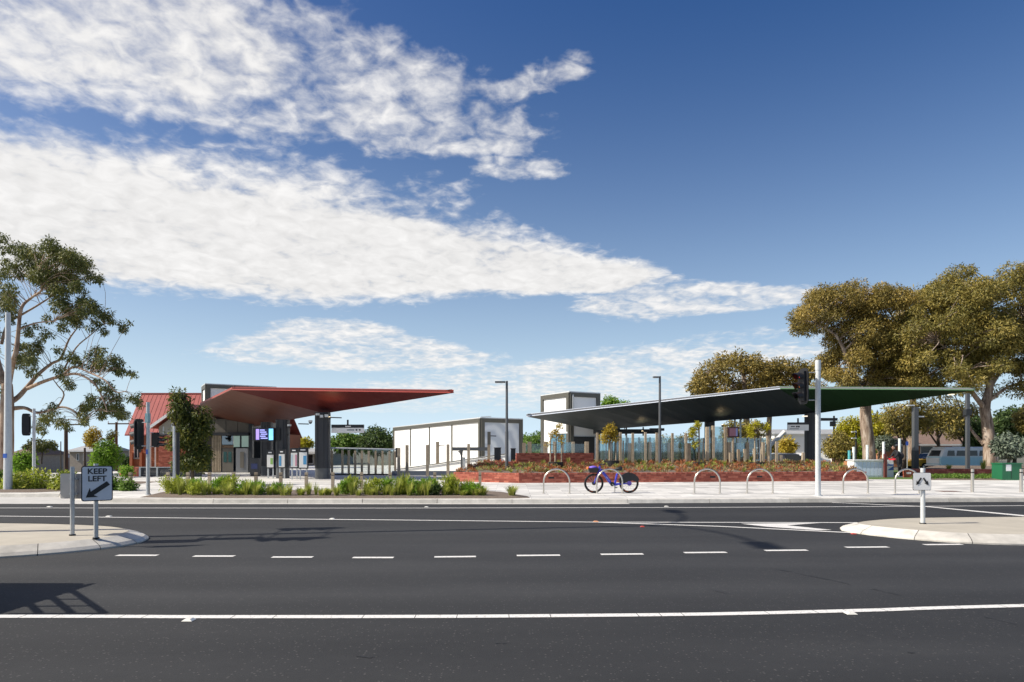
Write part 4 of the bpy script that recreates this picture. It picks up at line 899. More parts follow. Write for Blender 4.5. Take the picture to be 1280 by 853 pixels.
for x, y0 in ((913, 566), (923, 562), (931, 561.5), (943, 561), (954, 553), (970.5, 552), (976, 569), (1004, 566), (960, 545)): post_at(f3, x, y0, 581, 34.6, .13)

# ------------------------------------------------------------------ houses and the brick hall
t = thing('brick_hall', V(200, 582, 58), 'old orange brick hall with red iron roof left of the station', 'building')
Yh = 58.0; xl, xr = XX(162, Yh), XX(330, Yh); ze, zr = ZZ(541, Yh), ZZ(494, 63)
def brick_face(root, x0, x1, y, z0, z1, m='brick_orange', course=.10, bl=.3):
    b = MB(); r = 0; z = z0
    while z < z1 - .02:
        s = x0 - (bl / 2 if r % 2 else 0)
        while s < x1 - .02:
            a, e = max(s, x0) + .006, min(s + bl, x1) - .006
            if e - a > .03: b.box(((a + e) / 2, y - .012, z + course / 2), (e - a, .03, course - .012), tint=random.random())
            s += bl
        z += course; r += 1
    return tag(b.build('brickwork', MATS[m], root), kind='stuff')
MB().bx(xl, xr, Yh, Yh + 10, .1, ze).build('wall', MATS['brick_orange'], t)
brick_face(t, xl, XX(200, Yh), Yh, .13, ze - .1)
ov = .15; sk = XX(177, 63) - (xl - ov)
rf = MB()
rf.slab([(xl - ov, Yh - .5, ze - .3), (xr, Yh - .5, ze - .3), (xr, Yh + 5, zr), (xl - ov + sk, Yh + 5, zr)], (0, 0, .12)); rf.slab([(xl - ov + 2 * sk, Yh + 10.5, ze - .3), (xl - ov + sk, Yh + 5, zr), (xr, Yh + 5, zr), (xr, Yh + 10.5, ze - .3)], (0, 0, .12))
rfo = rf.build('roof', MATS['roof_red'], t)
for k in range(34):
    x = xl - ov + .3 + k * .42
    MB().slab([(x, Yh - .5, ze - .18), (x + .05, Yh - .5, ze - .18), (x + .05 + sk, Yh + 5, zr + .12), (x + sk, Yh + 5, zr + .12)], (0, 0, .03)).build('roof_seam', MATS['roof_red'], rfo)
MB().bx(xl - ov + sk, xr, Yh + 4.85, Yh + 5.15, zr + .08, zr + .2).build('ridge_cap', MATS['roof_red'], rfo)
MB().slab([(xl, Yh, .1), (xl + 2 * sk, Yh + 10, .1), (xl + 2 * sk, Yh + 10, ze - .1), (xl + sk, Yh + 5, zr - .05), (xl, Yh, ze - .1)], (.3, 0, 0)).build('gable_wall', MATS['brick_orange'], t)
for x in (164.5, 176.5): MB().bx(XX(x, Yh), XX(x + 3.0, Yh), Yh - .28, Yh + .05, .13, ZZ(566, Yh)).build('buttress', MATS['brick_orange'], t)
for x in (168.5, 173):
    w = MB().bx(XX(x, Yh), XX(x + 3.4, Yh), Yh - .06, Yh - .03, ZZ(572, Yh), ZZ(546, Yh)).build('window', MATS['dark_room'], t); MB().bx(XX(x - .4, Yh), XX(x, Yh), Yh - .09, Yh - .03, ZZ(573, Yh), ZZ(545, Yh)).build('frame', MATS['white_paint'], w)
    MB().bx(XX(x - .6, Yh), XX(x + 4, Yh), Yh - .14, Yh - .02, ZZ(574, Yh), ZZ(572.2, Yh)).build('sill', MATS['beige_wall'], w)
# gabled bay
Yg = 53.0; gx0, gx1 = XX(198.5, Yg), XX(262, Yg); ga = (gx0 + gx1) / 2 + .1; gz0, gza = ZZ(534, Yg), ZZ(506, Yg)
MB().bx(gx0, gx1, Yg, Yh + 1, .1, ZZ(545, Yg)).build('bay_wall', MATS['brick_orange'], t); brick_face(t, gx0, XX(240, Yg), Yg, .13, ZZ(545, Yg) - .02, 'brick')
MB().slab([(gx0, Yg, ZZ(544.8, Yg)), (gx1, Yg, ZZ(544.8, Yg)), (gx1, Yg, gz0), (ga, Yg, gza - .2), (gx0, Yg, gz0)], (0, 3, 0)).build('gable_panel', MATS['beige_wall'], t)
for k in range(6): x = gx0 + .35 + k * .7; MB().bx(x, x + .09, Yg - .05, Yg, ZZ(544.6, Yg), gz0 + (gza - gz0) * (1 - abs(x - ga) / (ga - gx0)) - .25).build('batten', MATS['galv_white'], t)
for s, xe in ((-1, gx0 - .6), (1, gx1 + .6)):
    ze2 = gz0 - .12
    MB().slab([(xe, Yg - .5, ze2), (ga, Yg - .5, gza), (ga, Yh + 2, gza), (xe, Yh + 2, ze2)], (0, 0, .12)).build('bay_roof', MATS['roof_red'], t)
    MB().slab([(xe, Yg - .56, ze2 - .16), (ga, Yg - .56, gza - .16), (ga, Yg - .56, gza + .1), (xe, Yg - .56, ze2 + .1)], (0, .06, 0)).build('barge_board', MATS['white_paint'], t)
for x in (188.2, 194.5): MB().cyl((XX(x, Yg + 2), Yg + 2), .06, .13, ze - .2, 8).build('downpipe', MATS['galv_white'], t)
t = thing('slat_wall', V(206, 598, 35.5), 'low dark slatted wall below the brick hall', 'wall')
for k in range(5): MB().bx(XX(175.5, 35.5), XX(252, 35.5), 35.45 + .01 * (k % 2), 35.55, .15 + k * .098, .24 + k * .098).build('slat', MATS['charcoal'], t)
MB().bx(XX(175, 35.5), XX(252, 35.5), 35.4, 35.6, .63, .67).build('capping', MATS['galv'], t)
for x in (176, 197.5, 220, 243): MB().bx(XX(x, 35.5) - .05, XX(x, 35.5) + .05, 35.40, 35.62, .13, .63).build('post', MATS['galv'], t)
brick_wall('garden_wall', 'dark red brick garden wall left of the slatted wall', V(149, 590, 36.5)[:2], V(175, 590, 35.6)[:2], .13, .66)

def house(name, label, x0, x1, yb, ye, yr, Y, depth, wallm, roofm, hip=.0, wins=(), chim=None, cat='house', group=None):
    X0, X1 = XX(x0, Y), XX(x1, Y); zb, ze, zr = min(.05, ground_z(X0, Y) - .05), ZZ(ye, Y), ZZ(yr, Y + depth / 2)
    r_ = thing(name, ((X0 + X1) / 2, Y, zb), label, cat, group)
    MB().bx(X0, X1, Y, Y + depth, zb, ze).build('wall', MATS[wallm], r_)
    h = hip * (X1 - X0); o = .45; b = MB()
    v = [(X0 - o, Y - o, ze - .1), (X1 + o, Y - o, ze - .1), (X1 + o, Y + depth + o, ze - .1), (X0 - o, Y + depth + o, ze - .1), (X0 - (o if not hip else -h), Y + depth / 2, zr), (X1 + (o if not hip else -h), Y + depth / 2, zr)]
    b.add(v, [(0, 1, 5, 4), (1, 2, 5), (2, 3, 4, 5), (3, 0, 4), (3, 2, 1, 0)]); rf_ = b.build('roof', MATS[roofm], r_)
    MB().bx(X0 - o, X1 + o, Y - o - .06, Y - o + .04, ze - .24, ze - .08).build('gutter', MATS['white_paint'], r_)
    for wx0, wx1, wy0, wy1 in wins:
        w = MB().bx(XX(wx0, Y), XX(wx1, Y), Y - .05, Y - .01, ZZ(wy1, Y), ZZ(wy0, Y)).build('window', MATS['white_paint'], r_)
        MB().bx(XX(wx0, Y) + .08, XX(wx1, Y) - .08, Y - .07, Y - .05, ZZ(wy1, Y) + .08, ZZ(wy0, Y) - .08).build('pane', MATS['car_glass'] if False else mat('window_dark', (.03, .035, .04), .12), w)
    if chim: MB().bx(XX(chim[0], Y), XX(chim[1], Y), Y + depth * .3, Y + depth * .3 + .8, ze, ZZ(chim[2], Y)).build('chimney', MATS['beige_wall'], rf_)
    return r_
mat('house_stone', (.36, .31, .26), .85, var=.2, scale=3); mat('house_pink', (.42, .30, .24), .85, var=.15, scale=2); mat('house_orange', (.45, .20, .10), .85, var=.15, scale=8)
house('cottage', 'stone cottage with tall chimney far left behind the sign', 87, 116, 590, 563, 556.5, 95, 9, 'house_stone', 'roof_grey', 0, [(96, 99, 567, 576), (104, 108, 567, 576)], (91, 94.5, 550))
house('cottage', 'small pale cottage with a grey roof between the two signal poles', 46, 74, 590, 572, 566, 110, 9, 'house_pink', 'roof_grey', .2, [(52, 55, 575, 582), (60, 65, 575, 583)])
house('cottage', 'dark roofed cottage low behind the left gum trunk', 12, 34, 590, 568, 556, 100, 9, 'house_stone', 'roof_tile', .25, [(20, 24, 573, 580)])
house('cottage', 'pale house glimpsed beside the stone cottage', 70, 86, 590, 575, 571, 118, 8, 'house_pink', 'roof_grey', 0, [(72, 76, 577, 584)])
house('brick_house', 'orange brick house with brown tiled roof behind the white van', 1106, 1236, 583, 554.5, 538, 66, 11, 'house_orange', 'roof_tile', .14, [(1124, 1131, 558, 571), (1150, 1168, 558, 572), (1190, 1206, 558, 570)])
house('grey_roof_house', 'house with broad pale grey roof behind the brown tiled one', 1091, 1160, 580, 553, 535, 84, 12, 'white_wall', 'roof_grey', 0, [(1096, 1101, 560, 570)])
house('warehouse', 'long white shed seen between the canopy column and the signal pole', 968, 1062, 583, 541, 537, 95, 12, 'white_wall', 'roof_grey', 0, [(990, 998, 566, 576)])
house('low_shop', 'low pale building with grey roof seen through the left columns', 300, 415, 592, 565, 560.5, 75, 10, 'beige_wall', 'roof_grey', 0, [(318, 328, 568, 580), (345, 356, 568, 580), (380, 392, 568, 580)])
mat('asbestos', (.46, .45, .42), .8, var=.1, scale=2)
house('kiosk', 'white upper-storey building rising behind the orange house', 1168, 1222, 560, 527, 520, 90, 10, 'beige_wall', 'roof_tile', 0, [(1206, 1212, 534, 541)])

# ------------------------------------------------------------------ trees
def W(pts, Y):      # polyline of (x, y[, depth offset]) on the photograph
    return [V(p[0], p[1], Y + (p[2] if len(p) > 2 else 0)) for p in pts]
Y = 36.0; k = Y / F
limbs = [(W([(4, 600), (7, 560), (8, 530), (9, 505), (9, 480)], Y), [.46, .40, .36, .33, .26]),
         (W([(9, 485), (14, 462, -.5), (20, 440, -1), (23, 415, -1), (27, 385, -1.2), (40, 372, -1), (52, 362, -1.5), (48, 340, -1.5)], Y), [.20, .15, .12, .10, .08, .06, .05, .03]),
         (W([(8, 505), (22, 497, .5), (34, 484, 1), (48, 468, 1.2), (64, 455, 1.5), (76, 448, 1.5), (86, 425, 2), (96, 411, 2)], Y), [.18, .14, .12, .10, .08, .07, .05, .03]),
         (W([(34, 486, 1), (55, 477, 0), (78, 470, -.5), (98, 468, -1), (118, 480, -1.5), (130, 502, -1.6), (134, 515, -1.6)], Y), [.11, .09, .08, .07, .05, .04, .025]),
         (W([(78, 470, -.5), (92, 459, -1), (112, 466, -1.5), (132, 476, -2), (145, 490, -2), (158, 489, -2)], Y), [.07, .06, .05, .04, .03, .02]),
         (W([(9, 512), (30, 510, .5), (45, 516, .8), (60, 514, 1), (78, 509, 1), (94, 515, 1), (103, 528, 1)], Y), [.15, .10, .08, .075, .06, .05, .03]),
         (W([(70, 512, 1), (80, 494, .6), (72, 482, .4), (66, 474, .4)], Y), [.05, .04, .03, .02]),
         (W([(9, 490), (2, 470, 1), (-6, 440, 1.5), (-12, 410, 1.5), (-20, 380, 1)], Y), [.22, .18, .14, .1, .06]),
         (W([(2, 430, 1), (10, 405, 1.5), (30, 392, 2), (50, 380, 2.2), (66, 368, 2), (70, 350, 2)], Y), [.09, .07, .06, .05, .04, .02]),
         (W([(23, 412, -1), (45, 404, -1), (68, 402, -1.2)], Y), [.06, .04, .02]), (W([(80, 462, 1.5), (95, 435, 1.5), (112, 420, 1.2), (130, 405, 1)], Y), [.05, .04, .03, .02])]
cl = []
for (x, y, r, n) in [(8, 305, 12, 3), (6, 330, 11, 3), (22, 338, 10, 2), (38, 318, 17, 5), (50, 335, 18, 5), (68, 312, 16, 4), (80, 325, 18, 5), (95, 335, 17, 5), (86, 352, 16, 4), (108, 338, 9, 2), (118, 350, 10, 3), (62, 345, 15, 4), (72, 357, 14, 3), (100, 352, 12, 3), (82, 366, 9, 2),
                     (3, 362, 14, 3), (10, 378, 14, 4), (16, 395, 10, 2), (6, 345, 10, 2), (105, 372, 12, 3), (112, 385, 13, 4), (100, 392, 12, 3), (78, 382, 13, 4), (92, 396, 13, 4), (124, 388, 10, 3), (134, 396, 10, 3), (118, 404, 9, 2), (158, 408, 9, 3), (132, 412, 6, 1),
                     (38, 412, 10, 2), (58, 420, 8, 2), (45, 432, 11, 3), (28, 428, 9, 2), (80, 412, 8, 2), (58, 398, 7, 1), (72, 376, 6, 1),
                     (32, 452, 13, 4), (40, 462, 8, 2), (74, 442, 7, 1), (96, 448, 11, 3), (118, 450, 13, 4), (126, 440, 10, 2), (140, 452, 12, 4), (150, 462, 9, 2), (164, 466, 6, 2), (78, 464, 9, 2), (86, 478, 8, 2),
                     (124, 480, 7, 2), (140, 488, 12, 3), (138, 504, 13, 4), (150, 512, 11, 3), (132, 516, 9, 2), (110, 502, 11, 3), (104, 514, 10, 3), (108, 524, 7, 2), (146, 520, 8, 2),
                     (62, 510, 9, 2), (56, 524, 11, 3), (48, 536, 8, 2), (76, 526, 8, 2), (84, 534, 6, 1), (168, 494, 8, 3), (172, 504, 5, 1)]:
    for i in range(n + 2):
        cl.append((tuple(V(x + random.uniform(-.75, .75) * r, y + random.uniform(-.7, .7) * r, Y + random.uniform(-1.8, 1.8))), max(.2, r * k * random.uniform(.5, .8))))
for i in range(60):     # the part of the crown beyond the picture's left edge
    cl.append((tuple(V(random.uniform(-95, -8), random.uniform(320, 500), Y + random.uniform(-3, 3))), random.uniform(.3, .6)))
tree('gum_tree', 'tall open gum tree with spreading bare limbs at the left edge', (V(4, 600, Y).x, Y, .1), limbs, cl, MATS['bark_gum'], MATS['leaf_gum'], 300, (.165, .055), twig=.010, droop=.9, shell=.35, flat=.9)

def big_gum(name, label, Y, trunk, limbs, ells, ncl, rr, density, leafm, bark='bark_pale', leaf=(.30, .10), dy=None, **kw):
    ls = [(W(trunk[0], Y), trunk[1])] + [(W(a, Y), b) for a, b in limbs]
    cl = crown_clumps(ells, Y, ncl, rr[0], rr[1], dy)
    p = V(*trunk[0][0][:2], Y); return tree(name, label, (p.x, Y, p.z), ls, cl, MATS[bark], MATS[leafm], density, leaf, twig=.035, droop=.55, shell=.55, flat=.7, **kw)
big_gum('gum_tree', 'broad gum tree with pale trunk behind the green canopy, left of the tallest', 50,
        ([(1087, 588), (1086, 560), (1083, 535), (1082, 510), (1088, 480), (1092, 455), (1094, 425)], [.52, .46, .44, .40, .27, .2, .1]),
        [([(1083, 512), (1068, 470, -.5), (1058, 445, -1), (1045, 420, -1), (1020, 405, -1)], [.26, .2, .16, .1, .05]), ([(1090, 465), (1105, 445, 1), (1118, 425, 1), (1122, 405, 1)], [.2, .14, .1, .05]),
         ([(1086, 495), (1072, 478, 1), (1050, 466, 1)], [.15, .1, .05]), ([(1094, 440), (1085, 410, .5), (1065, 385, .5)], [.13, .1, .05])],
        [(1060, 375, 62, 22), (1015, 398, 34, 20), (1095, 385, 34, 28), (1075, 420, 48, 26), (1052, 452, 26, 26), (1100, 440, 38, 32), (1040, 480, 22, 20), (1095, 482, 46, 20), (1118, 470, 30, 28)], 290, (.5, 1.0), 150, 'leaf_gum_brown', leaf=(.20, .07), dy=3.6)
big_gum('gum_tree', 'tallest dense gum tree with forked flaking trunk at the right edge', 47,
        ([(1238, 590), (1237, 560), (1234, 530), (1231, 510), (1236, 490), (1240, 465)], [.50, .42, .38, .36, .27, .2]),
        [([(1232, 512), (1215, 490, -.5), (1200, 460, -1), (1186, 440, -1), (1170, 425, -1)], [.2, .15, .12, .08, .05]), ([(1237, 485), (1222, 455, .5), (1212, 425, .5), (1205, 400, 0)], [.18, .13, .1, .05]),
         ([(1240, 470), (1232, 440, 0), (1235, 400, 0), (1240, 375, 0)], [.17, .14, .1, .05]), ([(1240, 480), (1256, 455, .5), (1270, 430, .5), (1280, 400, 0)], [.17, .12, .09, .05]), ([(1238, 500), (1260, 484, -.5), (1282, 478, -.5), (1300, 470, 0)], [.13, .1, .08, .04]),
         ([(1230, 556, 0), (1216, 540, 1), (1205, 520, 1.5)], [.14, .1, .06])],
        [(1225, 352, 62, 24), (1170, 395, 44, 36), (1145, 425, 32, 32), (1205, 420, 56, 40), (1262, 385, 50, 50), (1250, 440, 48, 34), (1160, 462, 34, 26), (1300, 420, 44, 60), (1190, 375, 40, 30), (1270, 485, 28, 14), (1130, 450, 14, 24), (1178, 482, 40, 18), (1205, 462, 30, 20)], 420, (.5, 1.0), 150, 'leaf_gum_olive', leaf=(.20, .07), dy=4.2)
big_gum('gum_tree', 'reddish brown gum crown between the two big right gums', 60,
        ([(1140, 585), (1140, 540), (1142, 480), (1146, 430)], [.4, .34, .25, .12]), [([(1142, 480), (1130, 430), (1128, 400)], [.18, .12, .05])],
        [(1142, 385, 28, 28), (1130, 430, 30, 40), (1120, 480, 44, 26), (1150, 420, 24, 40)], 110, (.6, 1.1), 42, 'leaf_gum_brown', dy=3)
big_gum('gum_tree', 'distant brown gum rising behind the blue canopy roof', 76,
        ([(935, 585), (934, 545), (932, 505), (930, 475), (926, 455)], [.45, .4, .32, .25, .12]),
        [([(932, 500), (915, 480, 0), (900, 465, 0)], [.22, .15, .06]), ([(932, 495), (955, 475, 1), (975, 465, 1)], [.22, .15, .06]), ([(960, 580, 2), (962, 520, 2), (968, 490, 2), (985, 470, 2)], [.35, .3, .22, .08])],
        [(918, 455, 32, 18), (890, 472, 26, 22), (868, 485, 14, 10), (940, 470, 40, 24), (975, 465, 36, 18), (1000, 470, 22, 16), (912, 490, 40, 14), (975, 492, 30, 14)], 130, (.7, 1.5), 34, 'leaf_gum_brown', leaf=(.40, .14), dy=5)
for x, Yt, top, lab in ((1130, 56, 508, 'drooping olive gum under the right end of the green canopy'), (1172, 58, 506, 'olive gum with hanging foliage over the brown tiled roof'), (1205, 62, 512, 'small olive gum beside the orange house wall')):
    big_gum('small_gum', lab, Yt, ([(x, 585), (x + 1, 555), (x - 2, 525)], [.18, .14, .06]), [([(x, 550), (x + 12, 530, .5), (x + 16, 515, .5)], [.09, .06, .03]), ([(x, 556), (x - 12, 538, -.5), (x - 16, 520, -.5)], [.09, .06, .03])],
            [(x - 8, top + 14, 22, 14), (x + 10, top + 18, 20, 14), (x - 2, top + 28, 22, 9), (x + 4, top + 2, 26, 11)], 56, (.45, .9), 40, 'leaf_gum_olive', 'bark_dark', dy=2.4)
for x, y, rx, ry, Yt, mt_, lab, n in ((1052, 556, 24, 20, 60, 'leaf_gum_olive', 'rounded grey green shrub behind the right brick planter end', 40), (1062, 535, 18, 20, 64, 'leaf_yellow', 'bright yellow green tree left of the pale gum trunk', 36), (1098, 532, 22, 20, 66, 'leaf_yellow', 'golden yellow tree right of the pale gum trunk', 40),
                                     (1078, 560, 16, 15, 62, 'leaf_bright', 'lime green shrub at the foot of the pale gum', 26), (1105, 552, 12, 11, 55, 'leaf_grey', 'small silver grey shrub before the grey roof', 24), (1222, 548, 13, 34, 58, 'leaf_dark', 'dark narrow conifer left of the right gum trunk', 40),
                                     (1268, 535, 34, 36, 66, 'leaf_dark', 'dark evergreen mass behind the right gum trunk', 70), (1260, 555, 18, 17, 40, 'leaf_grey', 'grey green leafy shrub above the green cabinet', 44), (1290, 520, 22, 22, 60, 'leaf_gum_olive', 'olive tree crown at the far right edge', 30),
                                     (985, 556, 9, 13, 52, 'leaf_gold', 'small orange brown tree left of the white cars', 22), (965, 560, 10, 16, 60, 'leaf_gum_olive', 'dull green shrub behind the parked cars', 20),
                                     (676, 556, 24, 20, 62, 'leaf_green', 'green tree between the mural and the lift tower', 46), (660, 552, 14, 13, 70, 'leaf_green', 'smaller green tree beside the mural wall', 20), (762, 505, 13, 12, 62, 'leaf_bright', 'bright green treetop left above the blue canopy', 24), (782, 508, 10, 10, 63, 'leaf_bright', 'bright green treetop right above the blue canopy', 18),
                                     (435, 552, 26, 15, 70, 'leaf_green', 'green tree mass behind the left glass fence', 44), (470, 549, 24, 20, 66, 'leaf_dark', 'dark round tree left of the white box building', 50), (383, 552, 10, 8, 72, 'leaf_yellow', 'small yellow tree seen between the left columns', 16), (355, 556, 9, 7, 74, 'leaf_green', 'green treetop seen between the left columns', 10),
                                     (52, 556, 20, 9, 90, 'leaf_gum', 'round distant gum crown left of the power pole', 24), (128, 580, 9, 9, 48, 'leaf_green', 'low green shrub below the lime tree', 14), (158, 576, 8, 10, 80, 'leaf_dark', 'distant green trees left of the brick hall', 14),
                                     (850, 560, 60, 18, 85, 'leaf_gum_brown', 'brown treeline seen through the right glass fence', 60), (925, 545, 30, 26, 70, 'leaf_gum_olive', 'olive tree behind the display screen', 44), (690, 570, 30, 8, 58, 'leaf_green', 'low hedge behind the lift tower', 24)):
    base_y = HZ + (CAMH - .1) * F / Yt; kk = Yt / F
    big_gum('small_tree' if ry * kk > 1.2 else 'shrub', lab, Yt, ([(x, base_y), (x + 1, (base_y + y) / 2), (x, y - ry * .3)], [.07 + ry * kk * .04, .06 + ry * kk * .03, .03]), [([(x, (base_y + y) / 2), (x + rx * .5, y)], [.05, .02]), ([(x, (base_y + y) / 2), (x - rx * .5, y)], [.05, .02])],
            [(x, y, rx, ry), (x - rx * .35, y + ry * .2, rx * .6, ry * .65), (x + rx * .4, y + ry * .15, rx * .55, ry * .6), (x, y + ry * .5, rx * .8, ry * .55)], n * 2, (.28 + ry * kk * .10, .40 + ry * kk * .24), 55 if Yt < 65 else 32, mt_, 'bark_dark', leaf=(.22, .11) if Yt < 65 else (.34, .17), dy=rx * kk * .9, cat='tree' if ry * kk > 1.2 else 'shrub')
# young tree before the station office
Yt = 26.5
tree('young_tree', 'dark green young tree in front of the station office', (XX(239, Yt), Yt, .13),
     [(W([(241, 607), (240, 570), (237, 530), (232, 495)], Yt), [.075, .06, .045, .02]), (W([(240, 575), (254, 555, .3), (258, 540, .4)], Yt), [.03, .02, .01]), (W([(239, 560), (222, 548, -.3), (218, 535, -.3)], Yt), [.03, .02, .01])],
     crown_clumps([(228, 512, 16, 22), (240, 540, 22, 28), (252, 528, 14, 22), (224, 548, 14, 18), (246, 572, 20, 20), (228, 578, 13, 12), (222, 495, 8, 9)], Yt, 230, .18, .38, .7), MATS['bark_dark'], MATS['leaf_dark'] if False else leafmat('leaf_young', [(.04, .06, .015), (.085, .11, .022), (.26, .24, .035)], .4), 130, (.15, .06), twig=.012, droop=.7, shell=.4, flat=.9)
# small trees at left
for x, yb, y, rx, ry, Yt, mt_, lab, n in ((134, 600, 568, 20, 20, 40, 'leaf_bright', 'bright lime green small tree beside the keep left sign', 60), (116, 600, 546, 12, 14, 52, 'leaf_gold', 'golden brown small tree left of the lime one', 30), (140, 585, 546, 7, 10, 60, 'leaf_gum', 'dark small tree beside the power pole', 12), (30, 602, 578, 13, 14, 32, 'leaf_bright', 'upright green shrub beside the tall grey pole', 36)):
    tree('small_tree', lab, (XX(x, Yt), Yt, .1), [(W([(x, yb), (x + 1, (y + yb) / 2), (x, y - ry * .4)], Yt), [.07, .05, .02])], crown_clumps([(x, y, rx, ry), (x - rx * .3, y + ry * .3, rx * .7, ry * .7)], Yt, n * 2, .2, .42, rx * Yt / F * .9), MATS['bark_dark'], MATS[mt_], 75, (.16, .08), twig=.014, droop=.4, shell=.4, flat=.85)
# hedge shrubs at the left kerb
for x, y, rx, ry, Yt, mt_, lab in ((-6, 600, 16, 18, 24.5, 'leaf_green', 'dark green hedge shrub cut by the left edge'), (36, 603, 32, 17, 24, 'leaf_lime', 'broad bright green hedge shrub behind the left island'), (82, 604, 22, 16, 23.6, 'leaf_lime', 'bright green hedge shrub behind the back-turned sign'), (106, 608, 8, 8, 23, 'leaf_green', 'small hedge clump between the two island signs'),
                                  (140, 606, 18, 14, 23.6, 'leaf_green', 'loose green shrub right of the keep left sign'), (160, 608, 7, 6, 23.2, 'leaf_green', 'tiny shrub at the foot of the first timber bollard'), (158, 588, 9, 5, 34, 'leaf_bright', 'low bright shrub before the dark brick garden wall')):
    kk = Yt / F; cl = crown_clumps([(x, y, rx, ry), (x, y + ry * .45, rx * .95, ry * .6)], Yt, int(rx * 3.2), .16, .34, min(rx * kk, 1.3)); cl = [((c[0], c[1], max(c[2], .2)), r) for c, r in cl]
    tree('hedge_shrub', lab, (XX(x, Yt), Yt, .13), [([(XX(x, Yt), Yt, .1), (XX(x, Yt), Yt, .4), V(x, y - ry * .3, Yt)], [.04, .03, .015])], cl, MATS['bark_dark'], MATS[mt_], 130, (.11, .055), twig=.008, cat='shrub', droop=.1, shell=.4, flat=.9)

# strappy grasses and leafy plants in the kerbside bed
def tuft_mesh(n, h, spread, seed, bend=.5):
    r_ = np.random.default_rng(seed); V_, Q_, T_ = [], [], []; c = 0
    for i in range(n):
        a = r_.uniform(0, 2 * math.pi); l = h * r_.uniform(.55, 1.1); o = spread * r_.random() * .35; b0 = np.array([math.cos(a) * o, math.sin(a) * o, 0]); out = np.array([math.cos(a), math.sin(a), 0]); side = np.array([-math.sin(a), math.cos(a), 0]) * r_.uniform(.007, .014)
        lean = spread * r_.uniform(.3, 1.0); pts = [b0 + out * lean * t ** 1.8 + np.array([0, 0, l * (t - bend * .35 * t ** 3)]) for t in (0, .4, .75, 1)]
        ws = (1, .9, .6, .08); tt = np.clip(r_.normal(.5, .22), 0, 1)
        for j in range(4): V_ += [pts[j] - side * ws[j], pts[j] + side * ws[j]]
        for j in range(3): Q_.append((c + 2 * j, c + 2 * j + 1, c + 2 * j + 3, c + 2 * j + 2)); T_.append(tt)
        c += 8
    return np.array(V_), np.array(Q_), np.array(T_)
protos = []
for i, (n, h, s) in enumerate(((150, .60, .26), (120, .72, .24), (170, .48, .36), (95, .88, .22), (110, .52, .34), (80, .80, .30), (60, .66, .16), (190, .40, .30))):
    v, q, tt = tuft_mesh(n, h, s, 20 + i); o = mesh_np('grass_tuft', v, q, tt, MATS['grass_blade'], loc=(0, 0, 0)); protos.append(o)
used = set()
def put_tuft(i, p, s, rz, label, group):
    i = i + 4 * random.randint(0, 1)
    o = protos[i] if i not in used else protos[i].copy()
    if i in used: COL.objects.link(o)
    used.add(i); o.location = p; o.scale = (s * random.uniform(.85, 1.2), s * random.uniform(.85, 1.2), s * random.uniform(.82, 1.12)); o.rotation_euler = (0, 0, rz); tag(o, label, 'grass', group); return o
for x, i, s, Yt in [(208, 2, .7, 22.4), (238, 0, 1, 21.0), (262, 2, .8, 20.8), (300, 0, .8, 20.7), (337, 1, .9, 20.6), (362, 2, .9, 20.6), (376, 3, .9, 20.5), (395, 2, .7, 20.6), (402, 0, .7, 20.4), (410, 3, .75, 20.6), (421, 0, .7, 20.3), (433, 1, .8, 20.8), (448, 0, .8, 20.3), (458, 1, .75, 20.7), (471, 2, .8, 20.4), (497, 3, .8, 20.5), (512, 1, .85, 20.3), (525, 0, .9, 20.5), (545, 3, .7, 21), (570, 1, .8, 20.6), (579, 3, .85, 20.4), (604, 0, .85, 20.4), (225, 3, .8, 20.6), (232, 1, .9, 21.6), (255, 1, .8, 20.5), (270, 3, .85, 20.9), (284, 0, .9, 20.5), (308, 1, .9, 20.6), (320, 0, .8, 20.5), (345, 3, .7, 20.7), (355, 0, .8, 20.4), (386, 1, .8, 20.8), (440, 3, .8, 20.6), (464, 3, .9, 20.5), (482, 1, .95, 20.5), (490, 0, .9, 20.4), (506, 3, .95, 20.9), (533, 1, .9, 20.4), (556, 0, .8, 20.5), (563, 3, .9, 20.9), (587, 1, .9, 20.6), (595, 2, .8, 20.4)]:
    put_tuft(i, (XX(x, Yt - .3), Yt - .3, .15), s * random.uniform(.8, 1.05), random.uniform(0, 6), 'strappy green grass tuft in the kerbside bed', 'grass tufts in the kerbside bed')
put_tuft(3, (XX(640, 20.1), 20.1, .15), .95, 1, 'lone spiky grass tuft at the right end of the kerbside bed', 'grass tufts in the kerbside bed')
